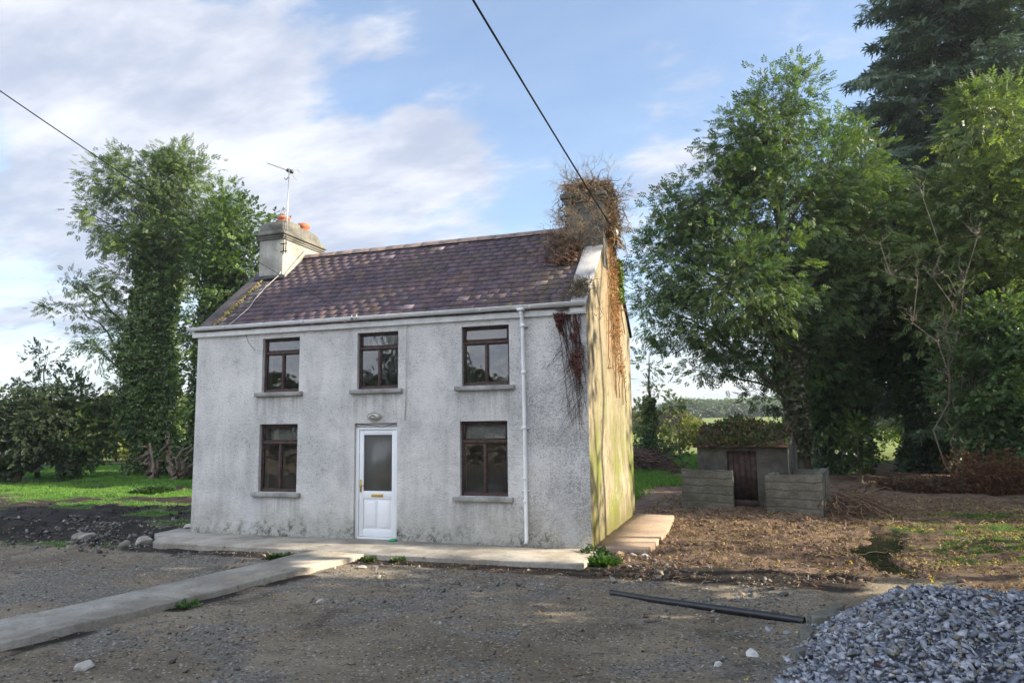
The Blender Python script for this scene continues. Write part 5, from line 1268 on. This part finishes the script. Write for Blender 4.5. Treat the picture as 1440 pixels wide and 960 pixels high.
weed(3.3, -1.6, .16, .03, 'low weeds in the gravel left of where the path meets the apron', 'weed', (.04, .07, .02), 6, 200, .35)
weed(-8.6, 7.6, .6, .22, 'leafy dock clump in the grass of the left field', 'weed', (.05, .10, .03), 7, 500, .7)

# ---------------- outhouse roof growth, brush pile
rng = np.random.default_rng(91)
def hroof(x, y): zc = 1.95 - (abs(y - VR) / 1.1) * .5; return HM((x, y, zc))
A = Acc(); n = 2200; xx = rng.normal(1.85, .62, n).clip(.75, 3.0); yy = rng.uniform(1.08, 2.35, n)
P = np.array([hroof(a_, b_) for a_, b_ in zip(xx, yy)]) + np.stack([np.zeros(n), np.zeros(n), np.abs(rng.normal(0, .025, n)) + .24 * np.exp(-((xx - 1.7) / .5) ** 2) * rng.random(n) ** .7 * np.exp(-((yy - 2.1) / .5) ** 2)], -1)
grn = (rng.random(n) < .45)[:, None]; A.add(*foliage(P, rng.normal(size=(n, 3)) + (0, 0, .4), 'broad', .5, np.where(grn, np.array([[.055, .10, .03]]), np.array([[.10, .07, .05]])), rng, .4))
o = A.build('roof_weeds', M_LEAF); rebase(o, hroof(1.85, 2.0)); tag(o, 'ivy and dead leaves growing over the outhouse roof', 'climbing plant')
def twigpile(name, lab, cat, cfun, n, rad, col, seed, sub=6, kind=None, base=None):
    rng = np.random.default_rng(seed); P_, R_ = [], []
    for k in range(n):
        p, d, ln = cfun(rng); P_.append(curve_pts(p, p + d * ln, rng.normal(0, .1, 3), sub, rng, .3)); r_ = rad * rng.uniform(.5, 1.3); R_.append(np.linspace(r_, r_ * .4, sub))
    V, F = tubes(np.array(P_), np.array(R_), 4); cc = np.repeat(np.array(col)[rng.integers(0, len(col), n)] * rng.uniform(.7, 1.3, (n, 1)), (sub - 1) * 4, 0)
    o = link_mesh(name, V, [F], M_TWIG, None, {'col': ('FACE', cc)}); 
    rebase(o, base if base is not None else P_[0][0]); tag(o, lab, cat, kind=kind); return o
def cf_hut(rng):
    b = HM((4.25 + rng.normal(0, .4), 1.2 + rng.normal(0, .7), 0)); h = .5 * math.exp(-((b[0] - HM((4.2, 1.2, 0))[0]) ** 2) / .5) * rng.random()
    b[2] = zg1(b[0], b[1]) + h; d = nrm(np.array([rng.normal(.6, .5), rng.normal(-.4, .4), rng.normal(-.25, .25)])); return b, d, rng.uniform(.4, 1.3)
twigpile('brushwood_pile', 'heap of cut brown branches beside the right end of the outhouse yard', 'brushwood', cf_hut, 280, .012, [(.14, .09, .06), (.10, .07, .05), (.2, .14, .09)], 51, base=HM((4.2, 1.2, -.08)))
bh = base_at(905, 31)
def cf_far(rng):
    b = bh + np.array([rng.normal(0, 1.1), rng.normal(0, .8), 0]); b[2] += 1.05 * math.exp(-((b[0] - bh[0] + .4) ** 2) / 1.2) * rng.random(); d = nrm(np.array([rng.normal(.7, .4), rng.normal(-.2, .3), rng.normal(-.3, .2)])); return b, d, rng.uniform(.5, 1.6)
twigpile('brushwood_pile', 'brown brushwood heap in the field just right of the gable', 'brushwood', cf_far, 700, .03, [(.12, .08, .06), (.09, .06, .05)], 52, base=bh)

# ================================================================== LOOSE GROUND COVER
STONE_F = np.array([(0, 2, 4), (2, 1, 4), (1, 3, 4), (3, 0, 4), (2, 0, 5), (1, 2, 5), (3, 1, 5), (0, 3, 5)])
def stones_mesh(P, S, flat, cols, rng, boxy=False):
    n = len(P)
    if boxy: base = np.array([(x, y, z) for z in (-1, 1) for y in (-1, 1) for x in (-1, 1)], float) * .6; FF = np.array([(0, 2, 3), (0, 3, 1), (4, 5, 7), (4, 7, 6), (0, 1, 5), (0, 5, 4), (2, 6, 7), (2, 7, 3), (0, 4, 6), (0, 6, 2), (1, 3, 7), (1, 7, 5)])
    else: base = np.array([(1, 0, 0), (-1, 0, 0), (0, 1, 0), (0, -1, 0), (0, 0, 1), (0, 0, -1)], float); FF = STONE_F
    K = len(base); V = base[None] * rng.uniform(.45, 1.25, (n, K, 3)) * np.array([1, .72, flat])
    if boxy: V += rng.normal(0, .12, V.shape)
    ax = rng.normal(0, .35, (n, 2)); an = rng.uniform(0, 2 * pi, n); ca, sa = np.cos(an), np.sin(an)
    x, y, z = V[..., 0], V[..., 1], V[..., 2]; z2 = z + x * ax[:, :1] + y * ax[:, 1:]; x2 = x * ca[:, None] - y * sa[:, None]; y2 = x * sa[:, None] + y * ca[:, None]
    V = np.stack([x2, y2, z2], -1) * S[:, None, None] + P[:, None]
    F = (FF[None] + (np.arange(n) * K)[:, None, None]).reshape(-1, 3); return V.reshape(-1, 3), F, np.repeat(cols, len(FF), 0) * rng.uniform(.92, 1.08, (n * len(FF), 1))
def clear(x, y, pad=.0):
    return (polydist(x, y, APRON) > pad) & (polydist(x, y, PATH) > pad) & (polydist(x, y, SIDE) > pad) & ~((x > -.1) & (x < 8.25) & (y > -.02) & (y < 4.8))
GREY = np.array([(.29, .28, .25), (.21, .205, .19), (.36, .33, .28), (.15, .145, .135), (.27, .22, .17), (.42, .40, .36)])
rng = np.random.default_rng(61)
# grit in the yard
n = 40000; x = rng.uniform(-4, 13, n); y = -1.2 - 8.2 * rng.random(n) ** 1.15; zg, zm, zl, zv = zones(x, y); pr = .08 + .6 * zv; pr = np.where((x < 0), .25, pr)
dens_n = fbm(x * .7, y * 1.0, 71, 5); ok = (rng.random(n) < pr * ss(dens_n, .40, .62) + .05) & clear(x, y, .01); x, y = x[ok], y[ok]; n = len(x); S = rng.gamma(1.8, .006, n).clip(.004, .045)
P = np.stack([x, y, gh(x, y) + S * .25], -1); A = Acc(); A.add(*stones_mesh(P, S, .6, GREY[rng.integers(0, 6, n)] * rng.uniform(.5, .95, (n, 1)), rng)); tag(A.build('grit', M_STONE), 'loose grey grit and pebbles strewn over the yard', 'gravel', kind='stuff')
# rubble: left mud and along edges (stuff), with larger individual stones
n = 2600; x = np.concatenate([rng.uniform(-5.5, .2, n), rng.uniform(8.5, 11.6, 900), rng.uniform(1.3, 3.4, 900), rng.uniform(2.5, 11, 900), rng.uniform(4.1, 6.2, 420)]); y = np.concatenate([rng.uniform(-2.4, 1.9, n), rng.uniform(-3.6, -.2, 900), rng.uniform(-2.7, -1.3, 900), rng.uniform(-8, -1.3, 900), rng.uniform(-7.8, -5.2, 420)])
ok = (fbm(x * 1.4, y * 1.8, 72) > .5) & clear(x, y, .03); x, y = x[ok], y[ok]; n = len(x); S = rng.gamma(2, .014, n).clip(.012, .07) * np.where(y < -2.7, .6, 1); P = np.stack([x, y, gh(x, y) + S * .2], -1)
A = Acc(); A.add(*stones_mesh(P, S, .55, GREY[rng.integers(0, 5, n)] * rng.uniform(.4, .9, (n, 1)), rng, True)); tag(A.build('rubble', M_STONE), 'small broken stones scattered in the dark mud', 'rubble', kind='stuff')
BIG = [(-.15, -1.0, .22, 'broken concrete end of the apron left of the cottage', (.30, .28, .24)), (-.42, -1.22, .14, 'angular pale stone against the broken left end of the apron', (.22, .20, .17)), (-2.25, -.55, .20, 'large pale boulder in the mud left of the cottage', (.23, .21, .18)),
       (-1.75, -.85, .17, 'pointed grey stone beside the large pale boulder in the mud', (.30, .29, .26)), (-.9, .95, .17, 'flat pale slab of stone on the mud near the left corner of the cottage', (.40, .38, .34)), (8.62, -.05, .10, 'round brown stone under the front end of the side pavement', (.34, .25, .15)),
       (8.85, -.12, .09, 'pale cobble under the front end of the side pavement', (.42, .38, .32)), (8.45, -.2, .10, 'grey cobble by the front right corner of the cottage', (.25, .25, .24)), (9.05, -.15, .08, 'small white cobble by the corner of the side pavement', (.5, .48, .44)),
       (10.78, -3.72, .055, 'bluish stone on the ground between the black pipe and the stone heap', (.24, .26, .30)), (10.95, -3.8, .045, 'small bluish stone nearest the edge of the stone heap', (.26, .28, .32)), (10.62, -4.5, .085, 'flat whitish stone left of the stone heap', (.5, .5, .48)),
       (10.33, -5.05, .05, 'white rounded stone in the foreground dirt left of the stone heap', (.6, .6, .58)), (5.05, -2.0, .08, 'flat grey stone on the dirt right of the path', (.38, .36, .33)), (4.95, -6.6, .10, 'pale stone embedded at the bottom left of the yard', (.40, .38, .34)), (4.5, -7.1, .09, 'broad grey stone at the bottom left corner of the yard', (.33, .32, .30)), (5.6, -3.9, .07, 'pale stone beside the right edge of the path', (.42, .40, .36))]
for i, (x, y, s, lab, col) in enumerate(BIG):
    r_ = np.random.default_rng(300 + i); import bmesh
    bm = bmesh.new(); bmesh.ops.create_icosphere(bm, subdivisions=3, radius=1)
    ph = r_.uniform(0, 10, 3); cuts = [(nrm(r_.normal(size=3)), r_.uniform(.5, .8)) for _ in range(7)]
    for v in bm.verts:
        p = np.array(v.co)
        for nn, dd in cuts:
            e_ = p @ nn - dd
            if e_ > 0: p = p - nn * e_ * .85
        p = p * (1 + .06 * sin(p[0] * 7 + ph[0]) * sin(p[1] * 6 + ph[1])) * np.array([1, .75, .5]); v.co = p * s
    me = bpy.data.meshes.new('stone'); bm.to_mesh(me); bm.free(); ca = me.attributes.new('col', 'FLOAT_COLOR', 'POINT'); ca.data.foreach_set('color', np.tile(np.array([*col, 1.], np.float32), len(me.vertices)))
    me.materials.append(M_STONE); o = bpy.data.objects.new('stone', me); COL.objects.link(o); o.location = (x, y, zg1(x, y) + s * .15); o.rotation_euler = (r_.normal(0, .15), r_.normal(0, .15), r_.uniform(0, 6)); tag(o, lab, 'stone', 'larger loose stones around the cottage')

# grey crushed stone heap
def heap_h(x, y):
    ex = ss(x, 10.75, 11.75 + .0 * y) ; fr = ss(y, -9.2, -7.8); bk = ss(y, -2.45 - .25 * (x - 12) * .3, -3.5)
    sl_ = 10.68 + .26 * (y + 5.4); e = ss(x, sl_ - .15, sl_ + 1.1); rt = ss(x, 19.5, 17.5)
    return .46 * e * bk * fr * rt * (.9 + .25 * fbm(x * .8, y * .8, 80)) - .05
n = 44000; rng = np.random.default_rng(62); x = rng.uniform(10.4, 18.5, n); y = rng.uniform(-9.0, -2.2, n)
near = np.exp(-((x - 13) ** 2) / 30); hz = heap_h(x, y); ok = (hz > -.045) & ((rng.random(n) < ss(hz, -.055, 0) + .03)); x, y, hz = x[ok], y[ok], hz[ok]; n = len(x)
S = (rng.gamma(2.6, .0095, n)).clip(.009, .09); P = np.stack([x, y, gh(x, y) * 0 - .08 + hz + rng.uniform(-.01, .03, n)], -1)
BL = np.array([(.19, .21, .25), (.23, .245, .275), (.15, .165, .195), (.29, .30, .32), (.20, .215, .235)]); hc = BL[rng.integers(0, 5, n)] * rng.uniform(.95, 1.7, (n, 1)); dusty = rng.random(n) < .1; hc[dusty] = np.array([.24, .22, .18]) * rng.uniform(.7, 1.2, (dusty.sum(), 1)); hc[rng.random(n) < .006] = (.20, .10, .07); hc[rng.random(n) < .01] = (.45, .46, .48)
A = Acc(); A.add(*stones_mesh(P, S, .42, hc, rng, True))
hx, hy = np.meshgrid(np.arange(10.3, 19, .1), np.arange(-9.4, -2.0, .1)); HZ = -.08 + heap_h(hx, hy); idh = np.arange(hx.size).reshape(hx.shape); V = np.stack([hx, hy, HZ - .03], -1).reshape(-1, 3)
Fh = np.stack([idh[:-1, :-1], idh[:-1, 1:], idh[1:, 1:], idh[1:, :-1]], -1).reshape(-1, 4)
Ft = np.concatenate([Fh[:, [0, 1, 2]], Fh[:, [0, 2, 3]]]); A.add(V, Ft, const(len(Ft), (.09, .10, .12)))
o = A.build('gravel_heap', M_STONE); rebase(o, (13.5, -5.5, -.1)); tag(o, 'heap of crushed blue grey stone in the right foreground', 'gravel heap', kind='stuff')
# concrete fragments on the heap's left edge
for i, (u, v, d, s, lab) in enumerate([(1160, 862, 7.3, .26, 'long mossy concrete fragment on the upper left edge of the stone heap'), (1135, 885, 7.0, .17, 'broken concrete fragment below the long mossy one at the heap edge'), (1175, 850, 7.6, .16, 'flat concrete fragment at the top left corner of the stone heap'), (1125, 915, 6.6, .12, 'small dark concrete lump at the left foot of the stone heap')]):
    g0 = gb(u, v); r_ = np.random.default_rng(400 + i); mb = MB(); zz = zg1(g0[0], g0[1]) + .05 + max(0, float(heap_h(np.array([g0[0]]), np.array([g0[1]]))[0])) * .6; an = r_.uniform(.9, 1.6)
    poly = [(s * cos(q_) * r_.uniform(.8, 1.1), s * .45 * sin(q_) * r_.uniform(.8, 1.1)) for q_ in np.linspace(0, 2 * pi, 9)[:-1]]
    mb.prism([(g0[0] + p[0] * cos(an) - p[1] * sin(an), g0[1] + p[0] * sin(an) + p[1] * cos(an)) for p in poly], zz - .08, zz + .03)
    o = mb.build('concrete_fragment', M_YARDW, bevel=.012); rebase(o, (g0[0], g0[1], zz - .08)); tag(o, lab, 'rubble piece', 'concrete fragments at the edge of the stone heap')

# grass blades
def blades(x, y, h, wd, col, rng, lean=.5):
    n = len(x); z = gh(x, y); a_ = rng.uniform(0, 2 * pi, n); hh = h * rng.uniform(.5, 1.3, n); w2 = wd * rng.uniform(.6, 1.3, n)
    s = np.stack([np.cos(a_), np.sin(a_), np.zeros(n)], -1); d = np.stack([rng.normal(0, lean, n), rng.normal(0, lean, n), np.ones(n)], -1); b = np.stack([x, y, z - .01], -1)
    V = np.stack([b - s * w2[:, None], b + s * w2[:, None], b + d * hh[:, None]], 1).reshape(-1, 3); F = np.arange(3 * n).reshape(-1, 3); return V, F, np.clip(col * rng.uniform(.65, 1.4, (n, 1)), 0, 1)
rng = np.random.default_rng(63); A = Acc()
n = 330000; x = rng.uniform(-26, .4, n); y = -2.6 + 24 * rng.random(n) ** 1.1; zg = zones(x, y)[0]; ok = (rng.random(n) < zg ** 1.5) & clear(x, y, .02) & (x > -12 - y * 1.3); x, y = x[ok], y[ok]; n = len(x)
patch = fbm(x * .5, y * .8, 90)[:, None]; c = np.array([.085, .21, .028]) * (1 - patch) + np.array([.13, .24, .045]) * patch
A.add(*blades(x, y, .055 + .03 * ss(y, 2, 12), .006 + .007 * ss(y, 0, 12), c, rng)); 
n = 110000; x = rng.uniform(4, 14, n); y = rng.uniform(5, 34, n); zg = zones(x, y)[0]; ok = (rng.random(n) < zg) & ((x > 7) | (y > 9)) & (x < 13 + (y - 20) * .4); x, y = x[ok], y[ok]; n = len(x); A.add(*blades(x, y, .16, .02, const(n, (.09, .19, .03)), rng))
tag(A.build('grass', M_GRASS), 'short bright green grass of the fields beside and behind the cottage', 'grass', kind='stuff')
A = Acc(); n = 60000; x = rng.uniform(8.6, 19, n); y = rng.uniform(-1.3, 9.5, n); zg = zones(x, y)[0]; ok = (rng.random(n) < zg * .9 + .05 * (fbm(x, y, 4) > .5)) & (pud_f(x, y) < .2) & clear(x, y, .02); x, y = x[ok], y[ok]; n = len(x)
pick = rng.random((n, 1)); A.add(*blades(x, y, .045, .006, np.where(pick < .6, np.array([[.25, .24, .06]]), np.array([[.13, .18, .04]])), rng, .9))
n = 2500; x = rng.uniform(8.8, 12.2, n); y = rng.uniform(-.6, 6, n); ok = (fbm(x * 1.5, y * 1.5, 33) > .48) & clear(x, y, .02); x, y = x[ok], y[ok]; n = len(x); A.add(*blades(x, y, .06, .005, const(n, (.20, .14, .08)), rng, 1.2))
tag(A.build('dry_grass', M_GRASS), 'yellowing thin grass and straw on the sunlit ground right of the cottage', 'grass', kind='stuff')
# fallen leaves and litter
rng = np.random.default_rng(64); A = Acc(); n = 27000; x = rng.uniform(8.2, 19.5, n); y = -1.8 + 12 * rng.random(n) ** 1.1; ok = (zones(x, y)[2] > rng.random(n) * .8) & (fbm(x * 2, y * 2, 40) > .36) & (pud_f(x, y) < .55 + .5 * rng.random(len(x))) & clear(x, y, .0) ; x, y = x[ok], y[ok]; n = len(x)
pal = np.array([(.19, .13, .095), (.12, .08, .06), (.27, .19, .13), (.28, .21, .09), (.07, .05, .04), (.23, .16, .125)]); c = pal[rng.integers(0, 6, n)]; c[rng.random(n) < .03 + .16 * ss(x, 12, 13.5)] = (.42, .33, .07)
P = np.stack([x, y, gh(x, y) + .012 + .02 * rng.random(n)], -1); D = np.stack([rng.normal(size=n), rng.normal(size=n), rng.normal(0, .35, n)], -1)
V, F, C = foliage(P, D, 'ivy', .26, c, rng, .3); A.add(V, F, C)
n = 300; x = rng.uniform(4.5, 12.5, n); y = rng.uniform(-7, -1.4, n); ok = clear(x, y, -.01) & (zones(x, y)[3] < 2); x, y = x[ok], y[ok]; n = len(x); P = np.stack([x, y, gh(x, y) + .012], -1); A.add(*foliage(P, rng.normal(size=(n, 3)) * (1, 1, .3), 'ivy', .16, np.array([(.45, .33, .06), (.2, .11, .06), (.32, .18, .07)])[rng.integers(0, 3, n)], rng))
tag(A.build('fallen_leaves', M_DRY), 'brown and yellow fallen leaves littering the ground right of the cottage', 'leaves', kind='stuff')
for (u, v, lab) in ((1308, 818, 'single bright yellow fallen leaf at the back edge of the stone heap'), (1195, 792, 'single yellow fallen leaf on the dark earth left of the puddle hollow')):
    g0 = gb(u, v); A = Acc(); A.add(*foliage(np.array([g0 + (0, 0, .03)]), np.array([(.6, -.5, .8)]), 'ivy', .32, const(1, (.75, .55, .03)), np.random.default_rng(1), 0)); o = A.build('yellow_leaf', M_DRY); rebase(o, g0); tag(o, lab, 'leaf')
def cf_y(rng):
    x = rng.uniform(3.8, 11); y = -1.35 - abs(rng.normal(0, .35)) if rng.random() < .65 else rng.uniform(-6.5, -1.4)
    an = rng.uniform(0, 2 * pi); return np.array([x, y, zg1(x, y) + .012]), np.array([cos(an), sin(an), rng.normal(0, .1)]), rng.uniform(.04, .22)
twigpile('yard_debris', 'small twigs and dead stalks scattered along the apron edge and over the yard', 'twigs', cf_y, 420, .004, [(.16, .11, .08), (.08, .06, .045), (.26, .2, .14)], 54, kind='stuff', base=(7, -2, -.1))
# twigs and clods
def cf_t(rng):
    while True:
        x, y = rng.uniform(8.7, 17.5), rng.uniform(-1.7, 8)
        if clear(np.array([x]), np.array([y]), .05)[0] and vnoise(x * .8, y * .8, 55) > .35: break
    an = rng.uniform(0, 2 * pi); return np.array([x, y, zg1(x, y) + .02]), np.array([cos(an), sin(an), rng.normal(0, .12)]), rng.uniform(.08, .5)
twigpile('fallen_twigs', 'thin broken twigs scattered over the littered ground right of the cottage', 'twigs', cf_t, 900, .0065, [(.16, .11, .08), (.09, .06, .045), (.28, .2, .13)], 53, kind='stuff', base=(10, 2, -.1))
rng = np.random.default_rng(65); n = 5200; x = np.concatenate([rng.uniform(8.6, 13.2, n // 2), rng.uniform(-9, .2, n // 2)]); y = np.concatenate([rng.uniform(-1.6, 5.5, n // 2), rng.uniform(-1.6, 4, n // 2)])
ok = (fbm(x * 1.6, y * 2, 73) > .47) & clear(x, y, .03) & (zones(x, y)[0] < .4) & (pud_f(x, y) < .1); x, y = x[ok], y[ok]; n = len(x); S = rng.gamma(2.2, .014, n).clip(.01, .09); P = np.stack([x, y, gh(x, y) + S * .15], -1)
cl = np.where((x > 5)[:, None], np.array([[.13, .085, .06]]), np.array([[.035, .027, .022]])) * rng.uniform(.6, 1.3, (n, 1)); A = Acc(); A.add(*stones_mesh(P, S, .6, cl, rng, True)); tag(A.build('soil_clods', M_STONE), 'crumbled clods of dark earth on the churned ground', 'soil', kind='stuff')

hm = bpy.data.materials.new('haze_air'); hm.use_nodes = True; h_ = NT(hm.node_tree)
h_.n.remove(h_.n['Principled BSDF']); pv = h_.new('ShaderNodeVolumePrincipled'); pv.inputs['Color'].default_value = (.86, .92, 1, 1); pv.inputs['Density'].default_value = .0005; pv.inputs['Anisotropy'].default_value = .35
h_.l.new(pv.outputs[0], h_.n['Material Output'].inputs['Volume'])
hb = MB(); hb.box(-420, 420, -60, 560, -3, 34); hz_ = hb.build('haze', hm); hz_['kind'] = 'stuff'; hz_['label'] = 'thin pale haze over the fields'; hz_['category'] = 'haze'
for o in list(bpy.data.objects):
    if '_o' in o: del o['_o']
